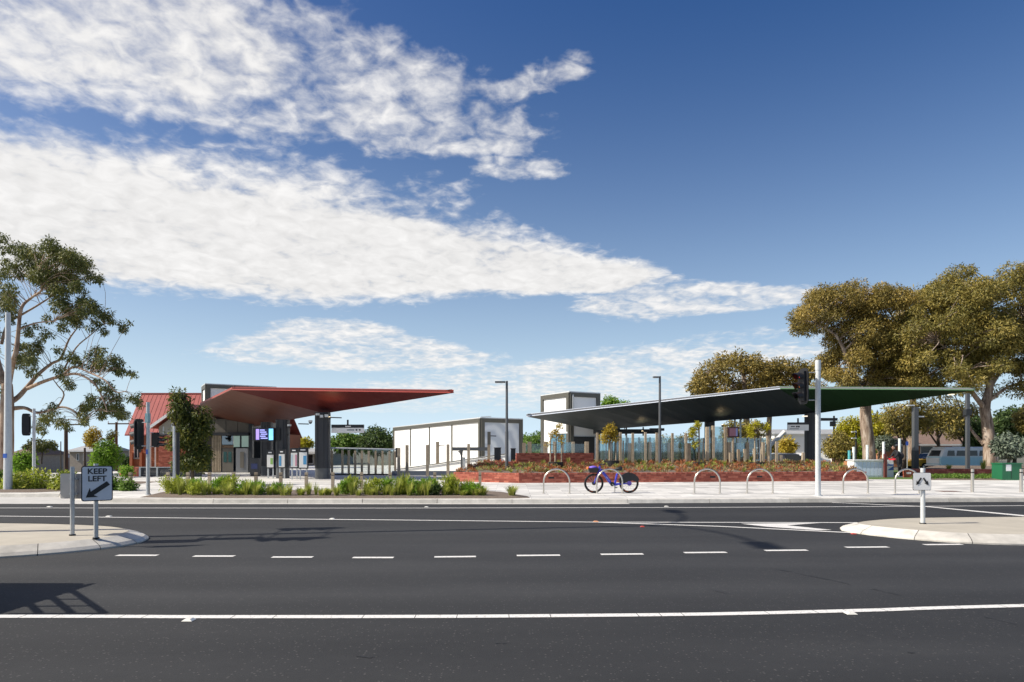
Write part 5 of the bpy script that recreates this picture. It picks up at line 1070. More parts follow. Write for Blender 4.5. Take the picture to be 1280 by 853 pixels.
for x, r, h, Yt, mt_ in [(218, .5, .62, 21.2, 'leaf_lime'), (252, .42, .55, 21.0, 'leaf_bright'), (276, .45, .6, 21.3, 'leaf_bright'), (288, .4, .7, 21.0, 'leaf_lime'), (312, .42, .5, 21.0, 'leaf_bright'), (325, .3, .4, 20.8, 'leaf_bright'), (348, .3, .38, 20.9, 'leaf_bright'), (429, .34, .55, 20.8, 'leaf_bright'), (440, .34, .6, 21, 'leaf_lime'), (467, .35, .6, 20.7, 'leaf_lime'), (484, .38, .6, 20.8, 'leaf_bright'), (505, .4, .65, 20.8, 'leaf_lime'), (518, .36, .55, 20.7, 'leaf_bright'), (535, .42, .6, 20.7, 'leaf_bright'), (543, .3, .35, 20.5, 'leaf_dark'), (562, .36, .75, 20.7, 'leaf_lime'), (575, .34, .6, 20.6, 'leaf_lime'), (590, .36, .42, 20.5, 'leaf_bright'), (245, .3, .45, 20.5, 'leaf_lime')]:
    Yt -= .25; h *= .86; r *= 1.0; c = [((XX(x, Yt) + random.uniform(-1, 1) * r * .6, Yt + random.uniform(-1, 1) * r * .5, .17 + random.uniform(.15, 1) * h * .85), r * random.uniform(.22, .4)) for _ in range(24)]
    c += [((XX(x, Yt), Yt, .3), r * .5), ((XX(x, Yt), Yt, .2 + h * .45), r * .5)]; v, q, tt = foliage(c, 520, (.13, .026), droop=-.7, shell=.2, flat=1.0); o = mesh_np('leafy_plant', v, q, tt, MATS[mt_], loc=(XX(x, Yt), Yt, .14))
    tag(o, 'low leafy green plant among the kerbside grasses', 'plant', 'leafy plants in the kerbside bed')

# ground cover of the raised planter: russet, orange and green low plants
cl = []
for i in range(1150):
    s_, t_ = random.random(), random.random() ** .9 * .93 + .03; p = bed_z(s_, t_)
    cl.append(((p.x, p.y, p.z + .03), random.uniform(.07, .20)))
v, q, tt = foliage(cl, 330, (.12, .045), droop=-.6, shell=.3, flat=.75)
tint = np.repeat(rng.random(len(cl)), [max(6, int(330 * r * r * 4)) for _, r in cl]); tint = np.clip(tint + rng.normal(0, .08, len(tint)), 0, 1)
tag(mesh_np('ground_cover', v, q, tint, MATS['leaf_ground'], loc=(0, 0, 0)), 'russet and green ground cover plants filling the raised brick planter', 'ground cover', kind='stuff')
for i in range(46):
    s_, t_ = random.uniform(.02, .98), random.uniform(.05, .9); p = bed_z(s_, t_)
    put_tuft(random.choice((0, 1, 2, 3)), (p.x, p.y, p.z - .02), random.uniform(.35, .62), random.uniform(0, 6), 'small grass tuft among the russet plants of the raised brick planter', 'grass tufts in the raised planter')
# staked saplings
def sapling(x, Yt, yb, ytop, ells, stakes, leafm, label, n=30):
    r_ = tree('staked_sapling', label, (XX(x, Yt), Yt, ZZ(yb, Yt)), [(W([(x, yb), (x + .4, (yb + ytop) / 2), (x, ytop)], Yt), [.025, .02, .008])], crown_clumps(ells, Yt, int(n * 2.2), .10, .2, .4), MATS['bark_dark'], MATS[leafm], 190, (.10, .05), twig=.006, droop=.4, shell=.3, flat=.9)
    for sx, sy in stakes: MB().cyl((XX(sx, Yt + .2), Yt + .2), .035, ZZ(yb, Yt), ZZ(sy, Yt + .2), 8).build('stake', MATS['timber'], r_)
    MB().disc((XX(x, Yt), Yt, ZZ(yb - 1.5, Yt)), (0, 0, 1), .38, .30, 16).build('root_collar', MATS['black_plastic'], r_)
sapling(695, 32.0, 583, 532, [(700, 533, 6, 4), (692, 543, 7, 8), (702, 549, 5, 7), (684, 555, 3, 4)], [(688, 548), (702, 546), (694, 555)], 'leaf_gold', 'thin sapling with sparse yellow leaves before the lift tower', 16)
sapling(765, 32.8, 581, 530, [(763, 537, 9, 9), (756, 546, 7, 9), (768, 545, 7, 8)], [(770, 553), (779, 551), (762, 550)], 'leaf_gold', 'staked sapling with a dense golden crown above the bicycle', 44)
sapling(873, 33.2, 583, 526, [(872, 530, 5, 6), (866, 540, 6, 8), (869, 555, 3, 6)], [(874, 536), (879, 548)], 'leaf_yellow', 'staked sapling with lemon yellow leaves beside the tall glass', 26)
sapling(947, 33.4, 583, 527, [(938, 536, 6, 6), (947, 530, 7, 5), (940, 543, 5, 4), (957, 534, 6, 7)], [(943.5, 524), (951, 546), (961.5, 544)], 'leaf_yellow', 'staked sapling with lime yellow crown right of the display screen', 34)

# ------------------------------------------------------------------ poles, lamps and signals
def pole(name, label, x, Yp, yb, yt, r0, r1, m, cat, cap=None, sticker=None):
    X = XX(x, Yp); z0 = .13 if yb is None else yb; root = thing(name, (X, Yp, z0), label, cat)
    MB().cyl((X, Yp), r0, z0, ZZ(yt, Yp), 14, r1).build('pole', MATS[m], root); MB().cyl((X, Yp), r0 * 1.5, z0, z0 + .03, 14).build('base_flange', MATS[m], root)
    if cap: MB().cyl((X, Yp), r1 * 1.12, ZZ(yt, Yp), ZZ(yt, Yp) + cap, 14).build('cap', MATS['galv_white'], root)
    if sticker: MB().box((X, Yp - r0 - .004, ZZ(sticker, Yp)), (r0 * 1.0, .006, .16)).build('sticker', mat('sticker_blue', (.05, .15, .55), .5), root)
    return root, X
lamp_red = mat('signal_red', (.6, .03, .03), .3, emis=((1.0, .06, .04), .7)); lamp_amb = mat('signal_amber', (.6, .2, .03), .3, emis=((1.0, .26, .04), .7)); mat('signal_off', (.02, .035, .03), .25)
def signal_head(root, c, ang, h=1.05, lit=(None, None, None), board=True, bracket_to=None):
    """three-aspect head facing the direction ang (0 = towards the camera, + = turned to the left)"""
    c = Vector(c); f = Vector((-math.sin(ang), -math.cos(ang), 0)); s = Vector((f.y, -f.x, 0)); rz = math.atan2(s.y, s.x); w = h * .30
    if board:
        q = c - f * .02; hw, hh = w * .62, h / 2 + .05; pr = []
        for k in range(20):
            a = 2 * math.pi * k / 20; pr.append(q + s * hw * math.copysign(abs(math.cos(a)) ** .35, math.cos(a)) + Vector((0, 0, hh * math.copysign(abs(math.sin(a)) ** .35, math.sin(a)))))
        MB().slab(pr, -f * .02).build('backing_board', MATS['black_plastic'], root)
    hd = MB().box(c - f * .02, (w * .8, .20, h * .9), rz).build('signal_housing', MATS['black_plastic'], root)
    for k in range(3):
        p = c + Vector((0, 0, h * .29 * (1 - k))) + f * .085
        MB().disc(p, f, w * .19, .02, 16).build('lens', lit[k] or MATS['signal_off'], hd)
        ring = []; n = 12; v = []; fs = []
        for i in range(n + 1):
            a = math.pi * (-.18 + 1.36 * i / n); d = s * math.cos(a) * w * .40 + Vector((0, 0, math.sin(a) * w * .40)); v += [p + d, p + d * .98 + f * (.30 * (.5 + .55 * max(0, math.sin(a)))) - Vector((0, 0, .03))]
        fs = [(2 * i, 2 * i + 1, 2 * i + 3, 2 * i + 2) for i in range(n)]
        MB().add(v, fs, smooth=True).build('visor', MATS['black_plastic'], hd)
    if bracket_to:
        for dz in (-.42 * h, .42 * h): MB().tube([c + Vector((0, 0, dz)) - f * .05, Vector((bracket_to[0], bracket_to[1], c.z + dz))], .016, 6).build('bracket', MATS['galv'], root)
    return hd
r_, X = pole('traffic_signal', 'grey signal pole with red and amber head before the green canopy', 1022.5, 20.6, None, 463, .085, .08, 'galv_white', 'traffic light', cap=.32)
signal_head(r_, V(1003.5, 483, 20.6), R(72), 1.06, (lamp_red, lamp_amb, None), bracket_to=(X, 20.6))
r_, X = pole('traffic_signal', 'grey signal pole with two black heads before the brick hall', 185, 21.2, None, 503, .06, .055, 'galv', 'traffic light', sticker=565)
signal_head(r_, V(173, 543, 21.2), R(115), .92, bracket_to=(X, 21.2)); signal_head(r_, V(195, 550, 21.6), R(-95), .55, bracket_to=(X, 21.2), board=False)
MB().box((X + .05, 21.1, ZZ(523, 21.2)), (.10, .16, .30)).build('detector', mat('teal_box', (.25, .42, .45), .5), r_)
r_, X = pole('traffic_signal', 'grey signal pole with black head at far left beside the gum', 42.5, 31, None, 511, .07, .065, 'galv_white', 'traffic light')
signal_head(r_, V(33, 531, 31), R(150), .98, bracket_to=(X, 31))
pole('street_pole', 'tall pale grey street pole at the left edge before the gum trunk', 10, 23.2, None, 391, .14, .08, 'galv_white', 'pole', sticker=570)
pole('street_pole', 'slim grey pole left of the young dark tree', 217.5, 24.2, None, 533, .045, .04, 'galv_white', 'pole')
MB().cyl((XX(222, 24.6), 24.6), .075, .13, ZZ(541, 24.6), 10).build('dark_pole', MATS['dark_steel'], thing('street_pole', (XX(222, 24.6), 24.6, .13), 'black pole just behind the slim grey pole', 'pole'))
def power_pole(x, yt, Yp, label, arm=True, yb=.1, r=.15):
    X = XX(x, Yp); t_ = thing('power_pole', (X, Yp, ground_z(X, Yp)), label, 'power pole'); MB().cyl((X, Yp), r, ground_z(X, Yp) - .1, ZZ(yt, Yp), 8, r * .8).build('pole', MATS['bark_dark'], t_)
    if arm:
        MB().box((X + .3, Yp, ZZ(yt, Yp) - .15), (2.2, .12, .12)).build('crossarm', MATS['bark_dark'], t_)
        for k in (-.8, .1, 1.2): MB().cyl((X + k, Yp), .04, ZZ(yt, Yp) - .09, ZZ(yt, Yp) + .1, 6).build('insulator', MATS['galv_white'], t_)
power_pole(82.5, 529, 62, 'dark timber power pole with a crossarm under the gum branches', r=.19); power_pole(145.5, 528, 62, 'thin timber power pole with a crossarm left of the brick hall', r=.14); power_pole(106, 560, 70, 'plain dark timber pole by the stone cottage', False, r=.13); power_pole(76, 552, 80, 'thin pale pole between the far left houses', False, r=.07); power_pole(1042.5, 520, 75, 'bare timber power pole right of the signal', False, r=.13)
def street_lamp(x, Yp, z0, yt, label, side=-1, r=.07, arm=.5):
    X = XX(x, Yp); zt = ZZ(yt, Yp); t_ = thing('street_lamp', (X, Yp, z0), label, 'street lamp')
    MB().cyl((X, Yp), r * 1.15, z0, z0 + (zt - z0) * .45, 12).build('lower_pole', MATS['lamp_grey'], t_); MB().cyl((X, Yp), r * .95, z0 + (zt - z0) * .45, zt, 12, r * .8).build('upper_pole', MATS['lamp_grey'], t_)
    hd = MB().box((X + side * (arm / 2 + r), Yp, zt - .05), (arm, .22, .07)).build('lamp_head', MATS['lamp_grey'], t_)
    MB().box((X + side * (arm / 2 + r + .05), Yp, zt - .09), (arm * .7, .17, .012)).build('diffuser', MATS['diffuser'] if False else mat('lamp_lens', (.5, .5, .48), .2), hd)
    return t_
street_lamp(633.5, 31.0, .5, 476.5, 'grey street lamp standing in the bed before the mural'); street_lamp(824.8, 33.0, .55, 470.5, 'grey street lamp rising past the blue canopy', arm=.28)
mat('lamp_black', (.02, .022, .025), .5)
def two_tone(x, Yp, yt, yb, label, w, split=.62):
    X = XX(x, Yp); z0, zt = -.12, ZZ(yt, Yp); zs = zt - (zt - z0) * split; t_ = thing('lamp_column', (X, Yp, z0), label, 'street lamp')
    MB().bx(X - w / 2, X + w / 2, Yp - w / 2, Yp + w / 2, z0, zs).build('lower_column', MATS['lamp_black'], t_); MB().bx(X - w * .46, X + w * .46, Yp - w * .46, Yp + w * .46, zs, zt).build('upper_column', MATS['lamp_grey'], t_)
    return t_, X, zt
t_, X, zt = two_tone(1144, 41, 509, 590, 'two-tone square lamp column beside the standing person', .30)
MB().box((X - .3, 41, zt + .1), (.45, .2, .08)).build('lamp_head', MATS['galv_white'], t_); MB().box((X + .32, 41, ZZ(521, 41)), (.4, .2, .08)).build('lamp_head', MATS['galv_white'], t_)
t_, X, zt = two_tone(1209.5, 40, 492, 592, 'tall slim dark lamp column under the tip of the green canopy', .2, .9)
MB().box((X, 40, ZZ(515.5, 40)), (.36, .3, .36)).build('junction_box', MATS['lamp_black'], t_); MB().tube([V(1209.5, 520.4, 40), V(1203, 520.4, 40)], .03, 6).build('bracket', MATS['lamp_black'], t_)
for x in (918.7, 925.5):
    t_ = thing('roof_support', (XX(x, 41), 41, .5), 'slim paired steel support under the canopy, ' + ('left one' if x < 920 else 'right one') + ' behind the screen', 'post'); MB().cyl((XX(x, 41), 41), .06, .5, ZZ(523, 41), 10).build('post', MATS['galv'], t_); MB().cyl((XX(x, 41), 41), .11, .5, .53, 10).build('flange', MATS['galv'], t_)
t_ = thing('street_lamp', (XX(1070, 56), 56, -.12), 'small dark lamp with two white heads left of the pale gum', 'street lamp'); MB().cyl((XX(1070, 56), 56), .07, -.12, ZZ(538, 56), 8).build('pole', MATS['lamp_black'], t_)
for y in (540, 548): MB().box(V(1067.5, y, 56), (.4, .2, .1)).build('lamp_head', MATS['galv_white'], t_)
# tilted white boom-like barrier arm behind the right bed
t_ = thing('barrier_arm', V(965, 556, 45), 'tilted white barrier arm behind the raised bed', 'barrier'); MB().tube([V(962, 558, 45), V(981, 540, 45)], [.12, .16], 8).build('arm', MATS['white_paint'], t_); MB().cyl((XX(962, 45), 45), .1, .2, ZZ(558, 45), 8).build('pivot_post', MATS['galv'], t_)

# joint-use signal and lighting pole on the median, just beyond the left edge: its long shadow lies on the road
px, py = -9.9, 11.3
t_ = thing('lighting_mast', (px, py, .15), 'tall double-armed street light with signal heads on the left median', 'street lamp')
MB().cyl((px, py), .10, .15, 11.6, 12, .06).build('mast', MATS['galv'], t_)
for s in (-1, 1):
    arm = smooth_path([(px, py, 11.4), (px + .05, py + s * .5, 12.1), (px + .1, py + s * 1.6, 12.5), (px + .1, py + s * 2.7, 12.6)], 5); MB().tube(arm, .04, 8).build('outreach_arm', MATS['galv'], t_)
    MB().box((px + .1, py + s * 3.0, 12.6), (.32, .8, .14)).build('lamp_head', MATS['galv_white'], t_)
signal_head(t_, (px + .05, py - .75, 3.3), R(90), 1.1, bracket_to=(px, py)); signal_head(t_, (px + .05, py - .55, 4.3), R(90), .8, bracket_to=(px, py)); signal_head(t_, (px, py + .75, 5.2), R(20), 1.0, bracket_to=(px, py)); signal_head(t_, (px, py - .75, 5.3), R(20), 1.0, bracket_to=(px, py))

# ------------------------------------------------------------------ signs on the islands
mat('sign_white', (.74, .75, .76), .4, var=.04, scale=6); mat('sign_black', (.015, .015, .017), .45); mat('sign_back', (.42, .41, .40), .45, .5, var=.08, scale=6)
def rounded(w, h, r, n=5):
    out = []
    for cx, cy, a0 in ((w / 2 - r, h / 2 - r, 0), (-w / 2 + r, h / 2 - r, 90), (-w / 2 + r, -h / 2 + r, 180), (w / 2 - r, -h / 2 + r, 270)):
        for k in range(n + 1): a = R(a0 + 90 * k / n); out.append((cx + r * math.cos(a), cy + r * math.sin(a)))
    return out
def plate(root, c, rz, w, h, y, m, r=.03, th=.004, name='panel'):
    """plate in the local x-z plane of a frame turned by rz about z, y metres towards the viewer"""
    q = MB(); cs, sn = math.cos(rz), math.sin(rz); P = [Vector((c[0] + a * cs + y * sn, c[1] + a * sn - y * cs, c[2] + b_)) for a, b_ in rounded(w, h, r)]
    q.slab(P[::-1], (-th * sn, th * cs, 0)); return q.build(name, m, root)
def flat(root, c, rz, pts, y, m, name):
    cs, sn = math.cos(rz), math.sin(rz); P = [Vector((c[0] + a * cs + y * sn, c[1] + a * sn - y * cs, c[2] + b_)) for a, b_ in pts]; return MB().add(P, [tuple(range(len(P)))]).build(name, m, root)
Ys = 10.45; c = V(121.5, 604.5, Ys); zb = .15; rz = R(35); root = thing('road_sign', (XX(119, Ys), Ys + .06, zb), 'white KEEP LEFT road sign with black arrow on the left island', 'road sign')
MB().cyl((XX(120, Ys + .06), Ys + .06), .034, zb, ZZ(580, Ys), 12).build('post', MATS['galv'], root); MB().cyl((XX(120, Ys + .06), Ys + .06), .05, zb, zb + .02, 12).build('footing', MATS['tar'], root)
plate(root, c, rz, .435, .575, .0, MATS['sign_black'], .04, .008, 'border_panel'); pn = plate(root, c, rz, .405, .545, .006, MATS['sign_white'], .03, .004, 'face_panel')
def on_sign(body, size, dx, dz):
    M = Matrix.Translation(Vector((c.x + math.cos(rz) * dx + math.sin(rz) * .012, c.y + math.sin(rz) * dx - math.cos(rz) * .012, c.z + dz)) - origin(root)) @ Matrix.Rotation(rz, 4, 'Z') @ Matrix.Rotation(R(90), 4, 'X') @ Matrix.Diagonal((1.0, 1, 1, 1))
    o = text_mesh(body, size, MATS['sign_black'], pn, M, bold=.022); return o
on_sign('KEEP', .125, 0, .195); on_sign('LEFT', .125, 0, .075)
def arrow(tip, tail, w, hw, hl):
    t_, b_ = Vector((*tip, 0)), Vector((*tail, 0)); d = (t_ - b_).normalized(); n = Vector((-d.y, d.x, 0)); nk = t_ - d * hl
    P = [b_ + n * w, nk + n * w, nk + n * hw - d * hl * .25, t_, nk - n * hw - d * hl * .25, nk - n * w, b_ - n * w]; return [(p.x, p.y) for p in P][::-1]
flat(pn, c, rz, arrow((-.155, -.225), (.155, .005), .036, .095, .11), .013, MATS['sign_black'], 'arrow')
for dz in (.13, -.24): MB().box((XX(120, Ys) , Ys + .035, c.z + dz), (.12, .05, .03), rz).build('clamp', MATS['galv'], root)
Ys = 10.94; c = V(88.5, 608, Ys); root = thing('road_sign', (XX(93, Ys), Ys, .15), 'grey back of a square road sign on a post, left island', 'road sign')
MB().cyl((XX(92.5, Ys), Ys - .04), .034, .15, ZZ(583.5, Ys), 12).build('post', MATS['galv'], root); MB().cyl((XX(92.5, Ys), Ys - .04), .05, .15, .17, 12).build('footing', MATS['tar'], root)
plate(root, c, R(-6), .445, .43, -.03, MATS['sign_back'], .03, .004, 'panel')
for dz in (.13, -.13): MB().box((c.x + .05, Ys + .0, c.z + dz), (.14, .04, .03), R(-6)).build('clamp', MATS['galv'], root)
Ys = 12.6; c = V(1152.5, 602, Ys); root = thing('road_sign', (XX(1156, Ys), Ys, .15), 'small white sign with two diverging black arrows, right island', 'road sign')
MB().cyl((XX(1155.5, Ys), Ys + .05), .042, .15, ZZ(585.5, Ys), 12).build('post', MATS['galv_white'], root); MB().cyl((XX(1155.5, Ys), Ys + .05), .06, .15, .165, 12).build('footing', MATS['tar'], root)
plate(root, c, R(-4), .345, .35, .0, MATS['sign_black'], .03, .006, 'border_panel'); pn = plate(root, c, R(-4), .33, .335, .006, MATS['white_paint'], .025, .004, 'face_panel')
for s in (-1, 1): flat(pn, c, R(-4), arrow((s * .115, -.075), (s * .02, .07), .016, .048, .07)[::1], .013, MATS['sign_black'], 'arrow')

# ------------------------------------------------------------------ bike hoops, bollards
def hoop(x0, x1, yt, Yp, label):
    X0, X1 = XX(x0, Yp), XX(x1, Yp); r_ = (X1 - X0) / 2; zt = ZZ(yt, Yp); root = thing('bike_hoop', ((X0 + X1) / 2, Yp, .13), label, 'bike rack', 'bike hoops along the footpath')
    pts = [(X0, Yp, .13), (X0, Yp, zt - r_)] + [((X0 + X1) / 2 - r_ * math.cos(a), Yp, zt - r_ + r_ * math.sin(a)) for a in [math.pi * k / 16 for k in range(1, 16)]] + [(X1, Yp, zt - r_), (X1, Yp, .13)]
    MB().tube(pts, .027, 10).build('tube', MATS['stainless'], root)
    for X in (X0, X1): MB().cyl((X, Yp), .06, .13, .142, 12).build('base_plate', MATS['stainless'], root)
for x0, x1, lab in ((679.5, 712, 'stainless bike hoop left of the purple bicycle, nearest the grass'), (746, 778, 'stainless bike hoop standing in front of the purple bicycle'), (868, 900, 'stainless bike hoop right of the bicycle, first of a pair'), (934, 966, 'stainless bike hoop left of the tall signal pole'), (1054, 1085, 'stainless bike hoop at the end of the brick planter'), (1119, 1149, 'stainless bike hoop partly behind the small arrows sign')):
    hoop(x0, x1, 586.6, 21.75, lab)
def bollard(x, Yp, label, group):
    root = thing('timber_bollard', (XX(x, Yp), Yp, .13), label, 'bollard', group); X = XX(x, Yp); tt = random.random()
    MB().box((X, Yp, .13 + .27), (.10, .10, .54), tint=tt).build('post', MATS['timber'], root); MB().box((X, Yp, .13 + .555), (.085, .085, .03)).build('band', MATS['black_plastic'], root); MB().box((X, Yp, .13 + .615), (.10, .10, .09), tint=tt).build('cap', MATS['timber'], root)
for i, x in enumerate((163, 210, 235, 262, 292, 320, 351, 383, 416, 452, 488, 543.5, 600)):
    lab = ('timber bollard beside the signal pole path, leftmost of the row' if i == 0 else 'timber bollard right of the lime grass, rightmost of the row' if i == 12 else 'timber bollard behind the kerbside grasses, number %s along the row from the left' % ('two three four five six seven eight nine ten eleven twelve'.split()[i - 1]))
    bollard(x, 23.4, lab, 'timber bollards behind the grasses')
for x, lab in ((1215.5, 'round bronze bollard on the right footpath beside the lamp column'), (1276.5, 'round bronze bollard at the right edge by the green cabinet')):
    Yp = 22.4; root = thing('steel_bollard', (XX(x, Yp), Yp, .13), lab, 'bollard'); MB().cyl((XX(x, Yp), Yp), .05, .13, .80, 14).build('post', MATS['stainless'], root); MB().cyl((XX(x, Yp), Yp), .046, .80, .84, 14).build('band', MATS['black_plastic'], root); MB().cyl((XX(x, Yp), Yp), .05, .84, .94, 14).build('cap', MATS['stainless'], root)

# ------------------------------------------------------------------ purple hire bicycle
def bicycle(Yp):
    mat('bike_purple', (.05, .055, .52), .3, spec=.6); mat('tyre', (.015, .015, .015), .8); mat('bike_orange', (.75, .16, .02), .4, emis=None)
    zf = .13; r_ = .335; fx, rx = XX(742.3, Yp), XX(786.2, Yp); root = thing('hire_bicycle', ((fx + rx) / 2, Yp, zf), 'purple step-through hire bicycle with front basket against the bike hoop', 'bicycle')
    for X in (fx, rx):
        c = Vector((X, Yp, zf + r_)); w = MB().torus(c, (0, 1, 0), r_ - .028, .028, 36, 8).build('wheel', MATS['tyre'], root)
        MB().torus(c, (0, 1, 0), r_ - .062, .014, 36, 6).build('rim', MATS['black_plastic'], w)
        MB().disc(c, (0, 1, 0), .065 if X == fx else .055, .09, 16).build('hub', MATS['black_plastic'], w)
        b = MB()
        for k in range(14):
            a = 2 * math.pi * k / 14 + .1; d = Vector((math.cos(a), 0, math.sin(a))); b.tube([c + d * .05 + Vector((0, .02 * (-1) ** k, 0)), c + d * (r_ - .07)], .0035, 4)
        b.build('spokes', MATS['galv'], w)
        for a0 in ((250, 75) if X == fx else (250, 310)):
            MB().torus(c, (0, -1, 0), r_ - .045, .018, 8, 6, R(a0 - 14), R(a0 + 14), ref=(1, 0, 0)).build('reflector', MATS['bike_orange'], w)
    P = lambda x, y: V(x, y, Yp)
    fr = MB(); hx = P(749.5, 585.5); bb = P(765.0, 605.2)
    fr.tube(smooth_path([P(750.5, 587), P(757, 595), P(763, 603.5), P(766, 605.4), P(772, 605.6)], 4), [.052, .05, .05, .05, .05, .052, .054, .054, .052, .05, .05, .05, .05, .05, .05, .046, .04], 10)
    fr.build('main_tube', MATS['bike_purple'], root)
    MB().tube([P(770, 605.5), P(786.2, 604.2)], [.04, .022], 8).build('chain_stay', MATS['bike_purple'], root)
    MB().tube([P(768.5, 605), P(771.5, 592)], [.038, .034], 8).build('seat_tube', MATS['bike_purple'], root)
    MB().tube([P(771.5, 592), P(773, 586.8)], .016, 8).build('seat_post', MATS['stainless'], root)
    MB().tube([P(749.8, 583), P(748.2, 590)], .034, 10).build('head_tube', MATS['bike_purple'], root)
    for s in (-.05, .05): MB().tube([P(748.2, 590) + Vector((0, s * .6, 0)), P(745, 598) + Vector((0, s, 0)), Vector((fx, Yp + s, zf + r_))], [.02, .018, .015], 8).build('fork_blade', MATS['bike_purple'], root)
    hb = MB().tube(smooth_path([P(752.5, 580.5) + Vector((0, -.33, 0)), P(750, 581) + Vector((0, -.22, .01)), P(749.3, 582.5), P(750, 581) + Vector((0, .22, .01)), P(752.5, 580.5) + Vector((0, .33, 0))], 4), .014, 8).build('handlebar', MATS['black_plastic'], root)
    for s in (-1, 1): MB().tube([P(751.5, 580.6) + Vector((0, s * .24, 0)), P(754, 580.4) + Vector((0, s * .36, 0))], .019, 8).build('grip', MATS['black_plastic'], hb)
    MB().tube([P(749.3, 582.5), P(749.9, 585)], .018, 8).build('stem', MATS['black_plastic'], root)
    q = P(741.5, 588.6); bk = MB(); bk.add([(q.x - .13, Yp - .14, q.z - .07), (q.x + .13, Yp - .14, q.z - .07), (q.x + .13, Yp + .14, q.z - .07), (q.x - .13, Yp + .14, q.z - .07), (q.x - .19, Yp - .19, q.z + .09), (q.x + .17, Yp - .19, q.z + .09), (q.x + .17, Yp + .19, q.z + .09), (q.x - .19, Yp + .19, q.z + .09)], [(3, 2, 1, 0), (0, 1, 5, 4), (1, 2, 6, 5), (2, 3, 7, 6), (3, 0, 4, 7)])
    bk = bk.build('basket', MATS['black_plastic'], root)
    MB().ball(P(741.5, 584.6), (.155, .15, .06), 12, 6).build('basket_bag', mat('lilac', (.20, .12, .60), .5), bk); MB().ball(P(735.0, 585.6), (.055, .06, .05), 8, 5).build('front_light', MATS['bike_orange'], bk)
    sd_ = MB().tube([P(768.8, 587.2), P(772, 586.6), P(776, 586.0), P(778, 586.2)], [.022, .05, .085, .06], 10); sd_.v = [(x, y, z) for x, y, z in sd_.v]; sd_.build('saddle', MATS['black_plastic'], root)
    c = Vector((rx, Yp, zf + r_)); g = []
    for k in range(11):
        a = R(178 - 18 * k * .98); g.append(c + Vector((math.cos(a) * (r_ + .035), 0, math.sin(a) * (r_ + .035))))
    MB().slab([c + Vector((-.30, -.06, -.02)), c + Vector((-.05, -.06, .05))] + [c + Vector((.10, -.06, .10)), c + Vector((.28, -.06, .04))] + [p + Vector((0, -.06, 0)) for p in g[::-1]][1:-1], (0, .12, 0)).build('skirt_guard', MATS['black_plastic'], root)
    MB().disc(c + Vector((0, -.07, 0)), (0, 1, 0), .08, .03, 14).build('hub_motor', mat('hub_violet', (.10, .07, .35), .4), root)
    MB().tube([P(769, 606), P(768.2, 616.6)], .016, 6).build('kickstand', MATS['stainless'], root)
    MB().disc(bb + Vector((0, -.06, 0)), (0, 1, 0), .075, .02, 16).build('chainring', MATS['black_plastic'], root)
    for s, dx, dz in ((-1, .11, -.12), (1, -.11, .12)): MB().tube([bb + Vector((0, s * .08, 0)), bb + Vector((dx, s * .09, dz))], .012, 6).build('crank', MATS['galv'], root); MB().box(bb + Vector((dx, s * .14, dz)), (.09, .08, .025)).build('pedal', MATS['black_plastic'], root)
    # pale lettering strip on the down tube
    d = (P(763, 603.5) - P(757, 595)).normalized(); m_ = P(757, 595).lerp(P(763, 603.5), .35); up = Vector((-d.z, 0, d.x))
    for k in range(6): p = m_ + d * (k * .033 - .06) + Vector((0, -.0515, 0)); MB().add([p - up * .014, p + d * .018 - up * .014, p + d * .018 + up * .014, p + up * .014], [(0, 1, 2, 3)]).build('lettering', MATS['white_paint'], root)
bicycle(21.95)

# ------------------------------------------------------------------ right-hand park: vehicles, person, furniture
mat('van_white', (.74, .76, .76), .3); mat('van_blue', (.36, .62, .70), .3); mat('chrome', (.6, .6, .6), .2, .9); mat('tail_red', (.4, .02, .02), .3); mat('headlight', (.8, .8, .75), .15)
def car_shell(root, prof, half, m, name='body', tumble=.12):
    """side profile (x, z) loop extruded across with rounded shoulders"""
    b = MB(); n = len(prof); zs = [p[1] for p in prof]; zmid = (min(zs) + max(zs)) * .5; rows = []
    for yy, k in ((-half, .0), (-half * .86, 1.0), (half * .86, 1.0), (half, .0)):
        ring = []
        for x, z in prof:
            t = max(0, (z - zmid) / (max(zs) - zmid)); cx = sum(p[0] for p in prof) / n
            e = 0 if k else .05
            ring.append((x - math.copysign(e, x - cx), yy * (1 - tumble * t), z - (e if z > zmid else -e * .3)))
        rows.append(ring)
    v = [p for r in rows for p in r]; fs = [tuple(range(n)), tuple(range(4 * n - 1, 3 * n - 1, -1))]
    for j in range(3):
        for i in range(n): fs.append((j * n + i, (j + 1) * n + i, (j + 1) * n + (i + 1) % n, j * n + (i + 1) % n))
    return b.add(v, fs, smooth=False).build(name, m, root, world=False)
def wheels(root, xs, half, r=.31):
    for x in xs:
        for s in (-1, 1):
            w = MB().disc((x, s * (half - .09), r), (0, 1, 0), r, .19, 20).build('wheel', MATS['tyre'], root, world=False); MB().disc((x, s * (half + .006), r), (0, 1, 0), r * .6, .012, 14).build('hubcap', MATS['chrome'], w, world=False)
def win(root, pts, half, tumble_at, m='car_glass', name='window'):
    for s in (-1, 1):
        v = [(x, s * (half * tumble_at(z) + .012), z) for x, z in pts]; MB().add(v, [tuple(range(len(v))) if s < 0 else tuple(range(len(v) - 1, -1, -1))]).build(name, MATS[m] if m != 'car_glass' else MATS['window_dark'], root, world=False)
